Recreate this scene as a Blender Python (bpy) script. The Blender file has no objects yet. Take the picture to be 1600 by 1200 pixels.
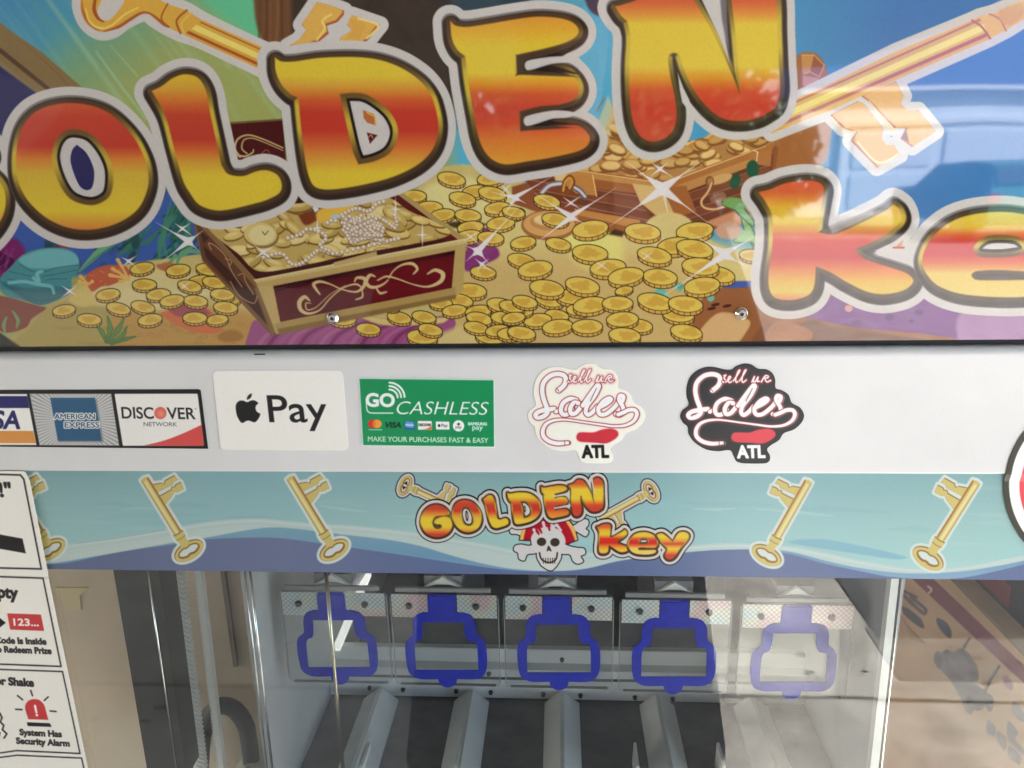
import bpy, bmesh, math, random
import numpy as np
from mathutils import Matrix, Vector

SC = bpy.context.scene
COL = SC.collection

# ------------------------------------------------------------------ camera, light, exposure
F = 1200.0                                     # focal length in photo pixels (1600 px wide)
CAM = np.array([0.0, -0.52, 1.50])
YAW, PITCH, ROLL = math.radians(3.65), math.radians(-15.48), math.radians(-1.20)


def cam_axes():
    cy, sy, cp, sp = math.cos(YAW), math.sin(YAW), math.cos(PITCH), math.sin(PITCH)
    f = np.array([-sy * cp, cy * cp, sp])
    r = np.array([cy, sy, 0.0])
    u = np.cross(r, f)
    c, s = math.cos(ROLL), math.sin(ROLL)
    r2, u2 = c * r + s * u, -s * r + c * u
    return r2, u2, f


RGT, UPV, FWD = cam_axes()
cam_data = bpy.data.cameras.new('camera')
cam = bpy.data.objects.new('camera', cam_data)
COL.objects.link(cam)
m = Matrix.Identity(4)
for i in range(3):
    m[i][0], m[i][1], m[i][2], m[i][3] = RGT[i], UPV[i], -FWD[i], CAM[i]
cam.matrix_world = m
cam_data.sensor_width = 36.0
cam_data.sensor_fit = 'HORIZONTAL'
cam_data.lens = F / 1600.0 * 36.0
cam_data.clip_start = 0.01
cam_data.clip_end = 500.0
SC.camera = cam

SUN_DIR = Vector((0.72, 0.55, 0.62)).normalized()          # towards the sun
SUN_EL = math.asin(SUN_DIR.z)
SUN_AZ = math.atan2(SUN_DIR.x, SUN_DIR.y)
world = bpy.data.worlds.new('World')
SC.world = world
world.use_nodes = True
nt = world.node_tree
bg = nt.nodes['Background']
sky = nt.nodes.new('ShaderNodeTexSky')
sky.sky_type = 'NISHITA'
sky.sun_disc = False
sky.sun_elevation = SUN_EL
sky.sun_rotation = SUN_AZ
nt.links.new(sky.outputs[0], bg.inputs[0])
bg.inputs[1].default_value = 0.09
sun_d = bpy.data.lights.new('sun', 'SUN')
sun_d.energy = 3.2
sun_d.angle = math.radians(0.5)
sun_d.color = (1.0, 0.95, 0.88)
sun = bpy.data.objects.new('sun', sun_d)
COL.objects.link(sun)
sun.location = SUN_DIR * 30
sun.rotation_euler = SUN_DIR.to_track_quat('Z', 'Y').to_euler()

SC.view_settings.view_transform = 'Standard'
SC.view_settings.look = 'None'
SC.view_settings.gamma = 1.0
SC.view_settings.use_curve_mapping = False
SC.view_settings.exposure = 3.56
SC.render.engine = 'CYCLES'
SC.cycles.use_denoising = True
SC.cycles.max_bounces = 10
SC.cycles.diffuse_bounces = 5
SC.cycles.glossy_bounces = 4
SC.cycles.transparent_max_bounces = 24
SC.cycles.caustics_reflective = False
SC.cycles.caustics_refractive = False
SC.cycles.sample_clamp_indirect = 6.0


# ------------------------------------------------------------------ measuring helpers
def ray(px, py):
    return RGT * ((px - 800.0) / F) - UPV * ((py - 600.0) / F) + FWD


def P(px, py, y):
    """the point of the vertical plane at depth y that the photo shows at pixel (px, py)"""
    d = ray(px, py)
    return CAM + d * ((y - CAM[1]) / d[1])


def PX(px, py, x):
    d = ray(px, py)
    return CAM + d * ((x - CAM[0]) / d[0])


def project(x, y, z):
    dx, dy, dz = x - CAM[0], y - CAM[1], z - CAM[2]
    w = dx * FWD[0] + dy * FWD[1] + dz * FWD[2]
    u = (dx * RGT[0] + dy * RGT[1] + dz * RGT[2]) / w
    v = (dx * UPV[0] + dy * UPV[1] + dz * UPV[2]) / w
    return 800.0 + F * u, 600.0 - F * v


# ------------------------------------------------------------------ object helpers
def tag(o, label=None, cat=None, group=None, kind=None):
    if label: o['label'] = label
    if cat: o['category'] = cat
    if group: o['group'] = group
    if kind: o['kind'] = kind
    return o


def empty(name, loc, label, cat, group=None):
    o = bpy.data.objects.new(name, None)
    o.empty_display_size = 0.05
    COL.objects.link(o)
    o.location = loc
    return tag(o, label, cat, group)


def link_mesh(name, me, mat, parent=None, smooth=False):
    o = bpy.data.objects.new(name, me)
    COL.objects.link(o)
    for mm in (mat if isinstance(mat, (list, tuple)) else [mat]):
        me.materials.append(mm)
    if parent is not None:
        o.parent = parent
        base = parent
        off = Vector((0, 0, 0))
        while base is not None:
            off += base.location
            base = base.parent
        me.transform(Matrix.Translation(-off))
    if smooth:
        for p in me.polygons: p.use_smooth = True
    return o


def from_bm(name, bm, mat, parent=None, smooth=False):
    me = bpy.data.meshes.new(name)
    bmesh.ops.recalc_face_normals(bm, faces=bm.faces)
    bm.to_mesh(me)
    bm.free()
    return link_mesh(name, me, mat, parent, smooth)


def bm_box(bm, x0, x1, y0, y1, z0, z1, bev=0.0, seg=2):
    r = bmesh.ops.create_cube(bm, size=1.0)
    vs = r['verts']
    for v in vs:
        v.co = Vector(((x0 + x1) / 2 + v.co.x * (x1 - x0), (y0 + y1) / 2 + v.co.y * (y1 - y0), (z0 + z1) / 2 + v.co.z * (z1 - z0)))
    if bev > 0:
        es = list({e for v in vs for e in v.link_edges})
        bmesh.ops.bevel(bm, geom=es, offset=bev, segments=seg, affect='EDGES', profile=0.5)


def box(name, x0, x1, y0, y1, z0, z1, mat, parent=None, bev=0.0, seg=2):
    bm = bmesh.new()
    bm_box(bm, x0, x1, y0, y1, z0, z1, bev, seg)
    return from_bm(name, bm, mat, parent)


def bm_cyl(bm, a, b, r0, r1=None, n=16):
    a, b = Vector(a), Vector(b)
    r1 = r0 if r1 is None else r1
    q = (b - a).to_track_quat('Z', 'Y').to_matrix().to_4x4()
    mt = Matrix.Translation((a + b) / 2) @ q
    bmesh.ops.create_cone(bm, cap_ends=True, segments=n, radius1=r0, radius2=r1, depth=(b - a).length, matrix=mt)


def bm_prism(bm, pts2, y0, y1, ax='y'):
    """extrude a 2-D outline (x, z) from y0 to y1"""
    def mk(p, t):
        return (p[0], t, p[1]) if ax == 'y' else (t, p[0], p[1])
    n = len(pts2)
    a = [bm.verts.new(mk(p, y0)) for p in pts2]
    b = [bm.verts.new(mk(p, y1)) for p in pts2]
    bm.faces.new(a)
    bm.faces.new(list(reversed(b)))
    for i in range(n):
        j = (i + 1) % n
        bm.faces.new((a[i], b[i], b[j], a[j]))


# ------------------------------------------------------------------ materials
def lin(c):
    c = np.asarray(c, dtype=float) / 255.0
    return np.where(c <= 0.04045, c / 12.92, ((c + 0.055) / 1.055) ** 2.4)


def pm(name, color, rough=0.5, metal=0.0, noise=0.0, nscale=40.0, bump=0.0, bscale=200.0, spec=0.5, coat=0.0):
    mt = bpy.data.materials.new(name)
    mt.use_nodes = True
    n, l = mt.node_tree.nodes, mt.node_tree.links
    b = n['Principled BSDF']
    b.inputs['Roughness'].default_value = rough
    b.inputs['Metallic'].default_value = metal
    b.inputs['Specular IOR Level'].default_value = spec
    if coat:
        b.inputs['Coat Weight'].default_value = coat
        b.inputs['Coat Roughness'].default_value = 0.05
    c = tuple(color) + (1.0,)
    geo = n.new('ShaderNodeNewGeometry')
    if noise > 0:
        t = n.new('ShaderNodeTexNoise')
        t.inputs['Scale'].default_value = nscale
        t.inputs['Detail'].default_value = 6
        t.inputs['Roughness'].default_value = 0.6
        l.new(geo.outputs['Position'], t.inputs['Vector'])
        r = n.new('ShaderNodeValToRGB')
        r.color_ramp.elements[0].position = 0.3
        r.color_ramp.elements[1].position = 0.7
        r.color_ramp.elements[0].color = tuple(max(0, x * (1 - noise)) for x in color) + (1,)
        r.color_ramp.elements[1].color = tuple(min(1, x * (1 + noise)) for x in color) + (1,)
        l.new(t.outputs['Fac'], r.inputs['Fac'])
        l.new(r.outputs['Color'], b.inputs['Base Color'])
    else:
        b.inputs['Base Color'].default_value = c
    if bump > 0:
        t2 = n.new('ShaderNodeTexNoise')
        t2.inputs['Scale'].default_value = bscale
        t2.inputs['Detail'].default_value = 3
        l.new(geo.outputs['Position'], t2.inputs['Vector'])
        bp = n.new('ShaderNodeBump')
        bp.inputs['Strength'].default_value = bump
        bp.inputs['Distance'].default_value = 0.002
        l.new(t2.outputs['Fac'], bp.inputs['Height'])
        l.new(bp.outputs['Normal'], b.inputs['Normal'])
    return mt


def print_mat(name, rough, bump=0.0, bscale=9.0, spec=0.5, grain=0.10):
    """ink: the printed colours are a mesh attribute, the gloss is the sheet's"""
    mt = bpy.data.materials.new(name)
    mt.use_nodes = True
    n, l = mt.node_tree.nodes, mt.node_tree.links
    b = n['Principled BSDF']
    a = n.new('ShaderNodeAttribute')
    a.attribute_name = 'ink'
    geo = n.new('ShaderNodeNewGeometry')
    t0 = n.new('ShaderNodeTexNoise')
    t0.inputs['Scale'].default_value = 900.0
    t0.inputs['Detail'].default_value = 2
    l.new(geo.outputs['Position'], t0.inputs['Vector'])
    mp = n.new('ShaderNodeMapRange')
    mp.inputs['To Min'].default_value = 1.0 - grain
    mp.inputs['To Max'].default_value = 1.0 + grain
    l.new(t0.outputs['Fac'], mp.inputs['Value'])
    mx = n.new('ShaderNodeVectorMath')
    mx.operation = 'SCALE'
    l.new(a.outputs['Color'], mx.inputs[0])
    l.new(mp.outputs[0], mx.inputs['Scale'])
    l.new(mx.outputs[0], b.inputs['Base Color'])
    b.inputs['Roughness'].default_value = rough
    b.inputs['Specular IOR Level'].default_value = spec
    if bump > 0:
        t = n.new('ShaderNodeTexNoise')
        t.inputs['Scale'].default_value = bscale
        t.inputs['Detail'].default_value = 1
        l.new(geo.outputs['Position'], t.inputs['Vector'])
        bp = n.new('ShaderNodeBump')
        bp.inputs['Strength'].default_value = bump
        bp.inputs['Distance'].default_value = 0.002
        l.new(t.outputs['Fac'], bp.inputs['Height'])
        l.new(bp.outputs['Normal'], b.inputs['Normal'])
    return mt


def glass_mat(name, f0=0.04, tint=(1, 1, 1), rough=0.0, bump=0.0, haze=0.0):
    mt = bpy.data.materials.new(name)
    mt.use_nodes = True
    n, l = mt.node_tree.nodes, mt.node_tree.links
    n.remove(n['Principled BSDF'])
    out = n['Material Output']
    tr = n.new('ShaderNodeBsdfTransparent')
    tr.inputs[0].default_value = tuple(tint) + (1,)
    gl = n.new('ShaderNodeBsdfGlossy')
    gl.inputs['Roughness'].default_value = rough
    geo = n.new('ShaderNodeNewGeometry')
    dt = n.new('ShaderNodeVectorMath'); dt.operation = 'DOT_PRODUCT'
    l.new(geo.outputs['Normal'], dt.inputs[0]); l.new(geo.outputs['Incoming'], dt.inputs[1])
    ab = n.new('ShaderNodeMath'); ab.operation = 'ABSOLUTE'; l.new(dt.outputs['Value'], ab.inputs[0])
    om = n.new('ShaderNodeMath'); om.operation = 'SUBTRACT'; om.inputs[0].default_value = 1.0; l.new(ab.outputs[0], om.inputs[1])
    pw = n.new('ShaderNodeMath'); pw.operation = 'POWER'; pw.inputs[1].default_value = 5.0; l.new(om.outputs[0], pw.inputs[0])
    ma = n.new('ShaderNodeMath'); ma.operation = 'MULTIPLY_ADD'
    ma.inputs[1].default_value = 1 - f0; ma.inputs[2].default_value = f0; l.new(pw.outputs[0], ma.inputs[0])
    if bump > 0:
        t = n.new('ShaderNodeTexNoise'); t.inputs['Scale'].default_value = 10.0; t.inputs['Detail'].default_value = 1
        l.new(geo.outputs['Position'], t.inputs['Vector'])
        bp = n.new('ShaderNodeBump'); bp.inputs['Strength'].default_value = bump; bp.inputs['Distance'].default_value = 0.002
        l.new(t.outputs['Fac'], bp.inputs['Height']); l.new(bp.outputs['Normal'], gl.inputs['Normal'])
    mx = n.new('ShaderNodeMixShader')
    l.new(ma.outputs[0], mx.inputs[0]); l.new(tr.outputs[0], mx.inputs[1]); l.new(gl.outputs[0], mx.inputs[2])
    if haze > 0:
        df = n.new('ShaderNodeBsdfDiffuse'); df.inputs[0].default_value = (.8, .8, .8, 1)
        m2 = n.new('ShaderNodeMixShader')
        sm = n.new('ShaderNodeTexNoise'); sm.inputs['Scale'].default_value = 7.0; sm.inputs['Detail'].default_value = 5.0; sm.inputs['Distortion'].default_value = 1.2
        l.new(geo.outputs['Position'], sm.inputs['Vector'])
        mr = n.new('ShaderNodeMapRange'); mr.inputs['From Min'].default_value = .3; mr.inputs['From Max'].default_value = .75
        mr.inputs['To Min'].default_value = haze * .5; mr.inputs['To Max'].default_value = haze * 1.7
        l.new(sm.outputs['Fac'], mr.inputs['Value']); l.new(mr.outputs[0], m2.inputs[0])
        l.new(mx.outputs[0], m2.inputs[1]); l.new(df.outputs[0], m2.inputs[2])
        l.new(m2.outputs[0], out.inputs['Surface'])
    else:
        l.new(mx.outputs[0], out.inputs['Surface'])
    return mt


# ------------------------------------------------------------------ printing helpers: ink drawn as colours on a fine mesh
INK = 1.0                                      # how much paler the ink is than it looks in the shade


def cr(pts, closed=True, n=6):
    """smooth curve through the points; a third value of 1 marks a sharp corner"""
    N = len(pts)
    out = []
    for i in range(N if closed else N - 1):
        p1, p2 = pts[i], pts[(i + 1) % N]
        p0 = pts[(i - 1) % N] if (closed or i > 0) else p1
        p3 = pts[(i + 2) % N] if (closed or i + 2 < N) else p2
        c1, c2 = len(p1) > 2 and p1[2] == 1, len(p2) > 2 and p2[2] == 1
        a, b = np.array(p1[:2], float), np.array(p2[:2], float)
        t1 = (b - np.array(p0[:2], float)) / 2 if not c1 else (b - a)
        t2 = (np.array(p3[:2], float) - a) / 2 if not c2 else (b - a)
        L = np.linalg.norm(b - a)
        for t in (t1, t2):
            k = np.linalg.norm(t)
            if k > L * 1.1: t *= L * 1.1 / k
        for k in range(n):
            s = k / n
            h = (2 * s**3 - 3 * s**2 + 1, s**3 - 2 * s**2 + s, -2 * s**3 + 3 * s**2, s**3 - s**2)
            out.append(h[0] * a + h[1] * t1 + h[2] * b + h[3] * t2)
    if not closed: out.append(np.array(pts[-1][:2], float))
    return np.array(out)


def sc_(pts, ox, oy, k):
    """tile coordinates of an enlarged crop -> photo pixels"""
    return [((p[0] / k + ox), (p[1] / k + oy)) + tuple(p[2:]) for p in pts]


def ell(cx, cy, rx, ry, ang=0.0, n=28):
    t = np.linspace(0, 2 * np.pi, n, endpoint=False)
    c, s = math.cos(ang), math.sin(ang)
    x, y = rx * np.cos(t), ry * np.sin(t)
    return np.stack([cx + c * x - s * y, cy + s * x + c * y], 1)


def rampy(v, stops):
    ys = [s[0] for s in stops]
    cs = np.array([s[1] for s in stops], float)
    return np.stack([np.interp(v, ys, cs[:, k]) for k in range(3)], -1)


def sd_loops(X, Y, loops):
    d2 = np.full(X.shape, 1e12, np.float32)
    inside = np.zeros(X.shape, bool)
    for L in loops:
        L = np.asarray(L, np.float32)
        A, B = L, np.roll(L, -1, 0)
        for (ax, ay), (bx, by) in zip(A, B):
            ex, ey = bx - ax, by - ay
            q = ex * ex + ey * ey
            if q < 1e-9: continue
            wx, wy = X - ax, Y - ay
            t = np.clip((wx * ex + wy * ey) / q, 0, 1)
            d2 = np.minimum(d2, (wx - t * ex)**2 + (wy - t * ey)**2)
            if ay != by:
                inside ^= ((ay <= Y) != (by <= Y)) & (X < ax + (Y - ay) * ex / ey)
    d = np.sqrt(d2)
    return np.where(inside, -d, d)


def sd_line(X, Y, pts, ws):
    best = np.full(X.shape, 1e6, np.float32)
    for i in range(len(pts) - 1):
        (ax, ay), (bx, by) = pts[i], pts[i + 1]
        ex, ey = bx - ax, by - ay
        q = ex * ex + ey * ey
        if q < 1e-9: continue
        wx, wy = X - ax, Y - ay
        t = np.clip((wx * ex + wy * ey) / q, 0, 1)
        d = np.sqrt((wx - t * ex)**2 + (wy - t * ey)**2) - (ws[i] * (1 - t) + ws[i + 1] * t) / 2
        best = np.minimum(best, d)
    return best


class Art:
    """a rectangle of the plane y = depth (or x = depth), u along it and z up, drawn in photo pixels"""

    def __init__(s, u0, u1, z0, z1, depth, step, base, axis='y'):
        nu, nz = max(2, int(round((u1 - u0) / step))), max(2, int(round((z1 - z0) / step)))
        s.us, s.zs = np.linspace(u0, u1, nu), np.linspace(z1, z0, nz)
        U, Z = np.meshgrid(s.us, s.zs)
        D = np.full(U.shape, depth)
        s.w = np.stack([U, D, Z], -1) if axis == 'y' else np.stack([D, U, Z], -1)
        X, Y = project(s.w[..., 0], s.w[..., 1], s.w[..., 2])
        s.X, s.Y = X.astype(np.float32), Y.astype(np.float32)
        s.c = np.empty(U.shape + (3,), np.float32)
        s.c[:] = base
        s.ink = 1.0

    def win(s, pts, pad):
        p = np.concatenate([np.asarray(q, float)[:, :2] for q in pts])
        x0, y0 = p.min(0) - pad
        x1, y1 = p.max(0) + pad
        mk = (s.X > x0) & (s.X < x1) & (s.Y > y0) & (s.Y < y1)
        r, c = np.where(mk.any(1))[0], np.where(mk.any(0))[0]
        if len(r) == 0: return None
        return slice(r[0], r[-1] + 1), slice(c[0], c[-1] + 1)

    def put(s, sl, d, col, aa=0.7, alpha=1.0, clip=None):
        a = np.clip(0.5 - d / (2 * aa), 0, 1)
        if aa > 2: a = a * a * (3 - 2 * a)
        a = a * alpha
        if clip is not None:
            cd = sd_loops(s.X[sl], s.Y[sl], clip)
            a = a * np.clip(0.5 - cd / 1.4, 0, 1)
        a = a[..., None]
        s.c[sl] = s.c[sl] * (1 - a) + np.asarray(col, np.float32) * a

    def fill(s, loops, col, grow=0.0, aa=0.7, alpha=1.0, clip=None, ramp=None, rampx=None):
        loops = [loops] if not isinstance(loops, list) or np.ndim(loops[0]) == 1 else loops
        loops = [np.asarray([q[:2] for q in L], float) for L in loops]
        sl = s.win(loops, max(grow, 0) + aa + 2)
        if sl is None: return
        d = sd_loops(s.X[sl], s.Y[sl], loops) - grow
        if ramp is not None: col = rampy(s.Y[sl], ramp)
        if rampx is not None: col = rampy(s.X[sl], rampx)
        s.put(sl, d, col, aa, alpha, clip)

    def line(s, pts, w, col, aa=0.7, alpha=1.0, clip=None, smooth=True, grow=0.0):
        p = cr(pts, False, 6) if smooth and len(pts) > 2 else np.array([q[:2] for q in pts], float)
        if np.ndim(w):
            w = np.interp(np.linspace(0, 1, len(p)), np.linspace(0, 1, len(w)), w)
        else:
            w = np.full(len(p), float(w))
        w = w + 2 * grow
        sl = s.win([p], w.max() / 2 + aa + 2)
        if sl is None: return
        s.put(sl, sd_line(s.X[sl], s.Y[sl], p, w), col, aa, alpha, clip)

    def text(s, body, p0, p1, cap, col, bold=0.0, shear=0.0, aa=0.6, alpha=1.0, edge=None):
        """body set along the baseline p0-p1 with capitals `cap` pixels tall"""
        L = glyph_loops(body)
        p0, p1 = np.array(p0, float), np.array(p1, float)
        allp = np.concatenate(L)
        x0, x1 = allp[:, 0].min(), allp[:, 0].max()
        e = (p1 - p0) / (x1 - x0)
        d = (p1 - p0) / np.linalg.norm(p1 - p0)
        up = np.array([d[1], -d[0]]) * cap / CAPH + shear * d * cap / CAPH
        loops = [p0 + (q[:, :1] - x0) * e + q[:, 1:2] * up for q in L]
        sl = s.win(loops, bold + 3 + (edge[1] if edge else 0))
        if sl is None: return
        dd = sd_loops(s.X[sl], s.Y[sl], loops)
        if edge: s.put(sl, dd - bold - edge[1], edge[0], aa, alpha)
        s.put(sl, dd - bold, col, aa, alpha)

    def mesh(s, name, mat, parent=None, cut=None, skirt=0.0, bend=None):
        w = s.w.copy()
        H, W = s.X.shape
        keep = np.ones((H - 1, W - 1), bool)
        if cut is not None:
            cut = [np.asarray([q[:2] for q in L], float) for L in cut]
            d = sd_loops(s.X, s.Y, cut).astype(float)
            ins = d < 0
            keep = ins[:-1, :-1] | ins[1:, :-1] | ins[:-1, 1:] | ins[1:, 1:]
            gz, gu = np.gradient(d)
            su = (s.us[-1] - s.us[0]) / (W - 1)
            sz = (s.zs[-1] - s.zs[0]) / (H - 1)
            gu, gz = gu / su, gz / sz
            g2 = gu * gu + gz * gz + 1e-9
            mv = np.where((d > 0), d, 0) / g2
            lim = 1.6 * abs(su)
            ax = 0
            w[..., 0] -= np.clip(mv * gu, -lim, lim)
            w[..., 2] -= np.clip(mv * gz, -lim, lim)
        if bend is not None: w = bend(w)
        idx = np.arange(H * W).reshape(H, W)
        q = np.stack([idx[:-1, :-1], idx[1:, :-1], idx[1:, 1:], idx[:-1, 1:]], -1)[keep]
        used = np.zeros(H * W, bool)
        used[q.ravel()] = True
        remap = np.cumsum(used) - 1
        v = w.reshape(-1, 3)[used]
        c = s.c.reshape(-1, 3)[used]
        q = remap[q]
        if skirt > 0:
            e = np.concatenate([q[:, [0, 1]], q[:, [1, 2]], q[:, [2, 3]], q[:, [3, 0]]])
            key = np.sort(e, 1)
            kk = key[:, 0].astype(np.int64) * len(v) + key[:, 1]
            _, inv, cnt = np.unique(kk, return_inverse=True, return_counts=True)
            be = e[cnt[inv] == 1]
            bv = np.unique(be)
            mp = np.zeros(len(v), np.int64)
            mp[bv] = np.arange(len(bv)) + len(v)
            v = np.concatenate([v, v[bv] + np.array([0, skirt, 0])])
            c = np.concatenate([c, c[bv]])
            q = np.concatenate([q, np.stack([be[:, 1], be[:, 0], mp[be[:, 0]], mp[be[:, 1]]], -1)])
        me = bpy.data.meshes.new(name)
        me.vertices.add(len(v))
        me.vertices.foreach_set('co', v.astype(np.float32).ravel())
        me.loops.add(q.size)
        me.loops.foreach_set('vertex_index', q.astype(np.int32).ravel())
        me.polygons.add(len(q))
        me.polygons.foreach_set('loop_start', np.arange(0, q.size, 4, dtype=np.int32))
        me.polygons.foreach_set('loop_total', np.full(len(q), 4, np.int32))
        me.update(calc_edges=True)
        at = me.color_attributes.new('ink', 'FLOAT_COLOR', 'POINT')
        rgba = np.ones((len(v), 4), np.float32)
        rgba[:, :3] = np.clip(lin(np.clip(c, 0, 255)) * INK * s.ink, 0.0, 0.88)
        at.data.foreach_set('color', rgba.ravel())
        return link_mesh(name, me, mat, parent)


CAPH = 0.69
_gl = {}


def glyph_loops(body):
    if body in _gl: return _gl[body]
    cu = bpy.data.curves.new('lettering', 'FONT')
    cu.body = body
    ob = bpy.data.objects.new('lettering', cu)
    COL.objects.link(ob)
    res = []
    c2 = ob.to_curve(bpy.context.evaluated_depsgraph_get())
    for sp in c2.splines:
        bp = sp.bezier_points
        pts = []
        for i in range(len(bp)):
            a, b = bp[i], bp[(i + 1) % len(bp)]
            p = [np.array(k[:2]) for k in (a.co, a.handle_right, b.handle_left, b.co)]
            for t in np.arange(5) / 5.0:
                pts.append((1 - t)**3 * p[0] + 3 * (1 - t)**2 * t * p[1] + 3 * (1 - t) * t * t * p[2] + t**3 * p[3])
        res.append(np.array(pts))
    ob.to_curve_clear()
    bpy.data.objects.remove(ob)
    bpy.data.curves.remove(cu)
    _gl[body] = res
    return res
# ------------------------------------------------------------------ lettering shared by the big sign and the strip
def t4(ox, oy, pts): return sc_(pts, ox, oy, 4.0)


LET = {}
LET['O'] = (cr([(115, 161), (150, 167), (178, 182), (207, 212), (225, 245), (232, 275), (229, 300), (215, 327), (187, 347), (150, 358), (112, 357), (75, 342), (45, 315), (29, 285), (25, 255), (28, 222), (37, 195), (55, 175), (82, 164)]),
            [cr([(115, 202), (140, 208), (160, 228), (174, 255), (177, 280), (172, 305), (155, 318), (135, 320), (112, 312), (97, 295), (86, 270), (81, 245), (86, 222), (98, 207)])])
LET['L'] = (cr([(237, 142, 1), (252, 135), (270, 122), (290, 116), (310, 122), (322, 142), (328, 175), (336, 212), (346, 258, 1), (357, 272), (380, 275), (400, 268), (417, 266), (433, 273), (440, 287), (437, 301), (420, 311), (398, 318), (345, 329), (313, 321), (297, 302), (286, 282), (272, 232), (258, 180)]), [])
LET['D'] = (cr([(429.5, 90, 1), (440, 96), (460, 96), (500, 90.5), (550, 89), (590, 93), (625, 105), (655, 125), (673, 148), (682, 175), (685, 200), (680, 225), (667, 245), (645, 262), (612, 277), (575, 287), (537, 294), (507, 296), (490, 290), (481, 270), (475, 237), (470, 195), (466, 153, 1), (454, 147), (440, 132), (431, 112)]),
            [np.array([q[:2] for q in cr([(531, 147, 1), (550, 145), (570, 147), (590, 158), (610, 176), (621, 198), (620, 220), (608, 240), (585, 252), (560, 257, 1), (551, 235), (540, 188)])])])
LET['E'] = (cr([(703.5, 33, 1), (712, 40), (730, 42), (765, 37), (800, 31), (840, 26), (875, 28.5), (895, 35), (904, 46), (900, 57), (882, 67), (850, 76), (805, 86, 1), (804, 119, 1), (830, 112), (862, 107), (885, 110), (900, 124), (905, 140), (898, 154), (880, 163), (845, 166), (811, 174, 1), (813, 205, 1), (838, 198), (862, 194), (890, 193), (910, 200), (921, 213), (919, 226), (904, 236), (862, 246), (825, 252), (792, 257), (772, 251), (757, 236), (747, 212), (740, 175), (732, 130), (727, 88, 1), (715, 78), (706, 60)]), [])
LET['N'] = (cr([(961, 10, 1), (977, 6), (1000, -3), (1025, -24), (1052, -26), (1074, -14), (1095, 18), (1112, 48), (1135, 96), (1156, 146, 1), (1151, 70), (1146, 25), (1143, -5), (1150, -28), (1175, -40), (1200, -30), (1213, -5), (1215, 50), (1217, 100), (1219, 140), (1213, 165), (1200, 176), (1182, 185), (1157, 189), (1132, 186), (1110, 172), (1087, 145), (1070, 112), (1060, 85), (1045, 87), (1046, 112), (1054, 150), (1057, 180), (1052, 203), (1037, 217), (1017, 221), (1000, 212), (989, 189), (984, 150), (983, 105), (985, 57), (980, 33, 1), (970, 24)]), [])
LET['k'] = (cr([(1185, 300, 1), (1203, 296), (1225, 287), (1255, 282), (1277, 284), (1287, 293), (1285, 312), (1280, 340), (1278, 363, 1), (1300, 366), (1322, 359), (1360, 341), (1385, 328), (1396, 319, 1), (1405, 327), (1409, 342), (1399, 355), (1375, 372), (1336, 390, 1), (1345, 400), (1360, 408), (1395, 419), (1417, 427), (1427, 438), (1420, 449), (1405, 456), (1380, 460), (1355, 456), (1325, 442), (1300, 427), (1275, 416, 1), (1272, 448), (1262, 462), (1237, 469), (1212, 466), (1202, 452), (1201, 425), (1207, 380), (1206, 337), (1197, 317)]), [])
LET['e'] = (cr([(1441, 408), (1447, 386), (1462, 365), (1487, 346), (1520, 335), (1562, 331), (1600, 335), (1638, 347), (1663, 370), (1672, 398), (1668, 415), (1650, 424), (1600, 424), (1560, 422), (1525, 424), (1518, 430), (1525, 437), (1560, 438), (1620, 437), (1655, 437), (1663, 446), (1645, 458), (1600, 464), (1550, 464), (1500, 459), (1465, 446), (1447, 427)]),
            [cr([(1521, 391), (1527, 378), (1542, 369), (1565, 367), (1590, 370), (1604, 383), (1600, 396), (1570, 402), (1532, 401)])])
_g = sc_([(645, 470), (600, 485), (548, 488), (502, 500), (478, 540), (490, 590), (520, 618), (560, 615), (582, 592), (560, 572), (535, 575), (510, 555), (530, 520), (590, 497), (640, 503), (678, 548), (675, 612), (630, 670), (560, 697), (490, 695), (420, 660), (380, 600), (370, 530), (395, 450), (450, 395), (520, 377), (585, 392), (632, 432)], 600, 730, 6.4)
_y = sc_([(1150, 655), (1175, 638), (1205, 638), (1245, 668), (1302, 728, 1), (1345, 645), (1380, 622), (1425, 625), (1452, 650), (1442, 690), (1380, 770), (1325, 858), (1290, 886), (1250, 885), (1226, 850), (1245, 810), (1250, 780), (1200, 725)], 840, 730, 6.154)


def fit(loop, src, dst):
    """affine copy: box src (x0, x1, y0, y1) to box dst"""
    L = np.asarray([q[:2] for q in loop], float).copy()
    L[:, 0] = dst[0] + (L[:, 0] - src[0]) * (dst[1] - dst[0]) / (src[1] - src[0])
    L[:, 1] = dst[2] + (L[:, 1] - src[2]) * (dst[3] - dst[2]) / (src[3] - src[2])
    return L


def bbox(L): return L[:, 0].min(), L[:, 0].max(), L[:, 1].min(), L[:, 1].max()


LET['G'] = (cr(_g), [])
LET['y'] = (cr(_y), [])

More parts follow.
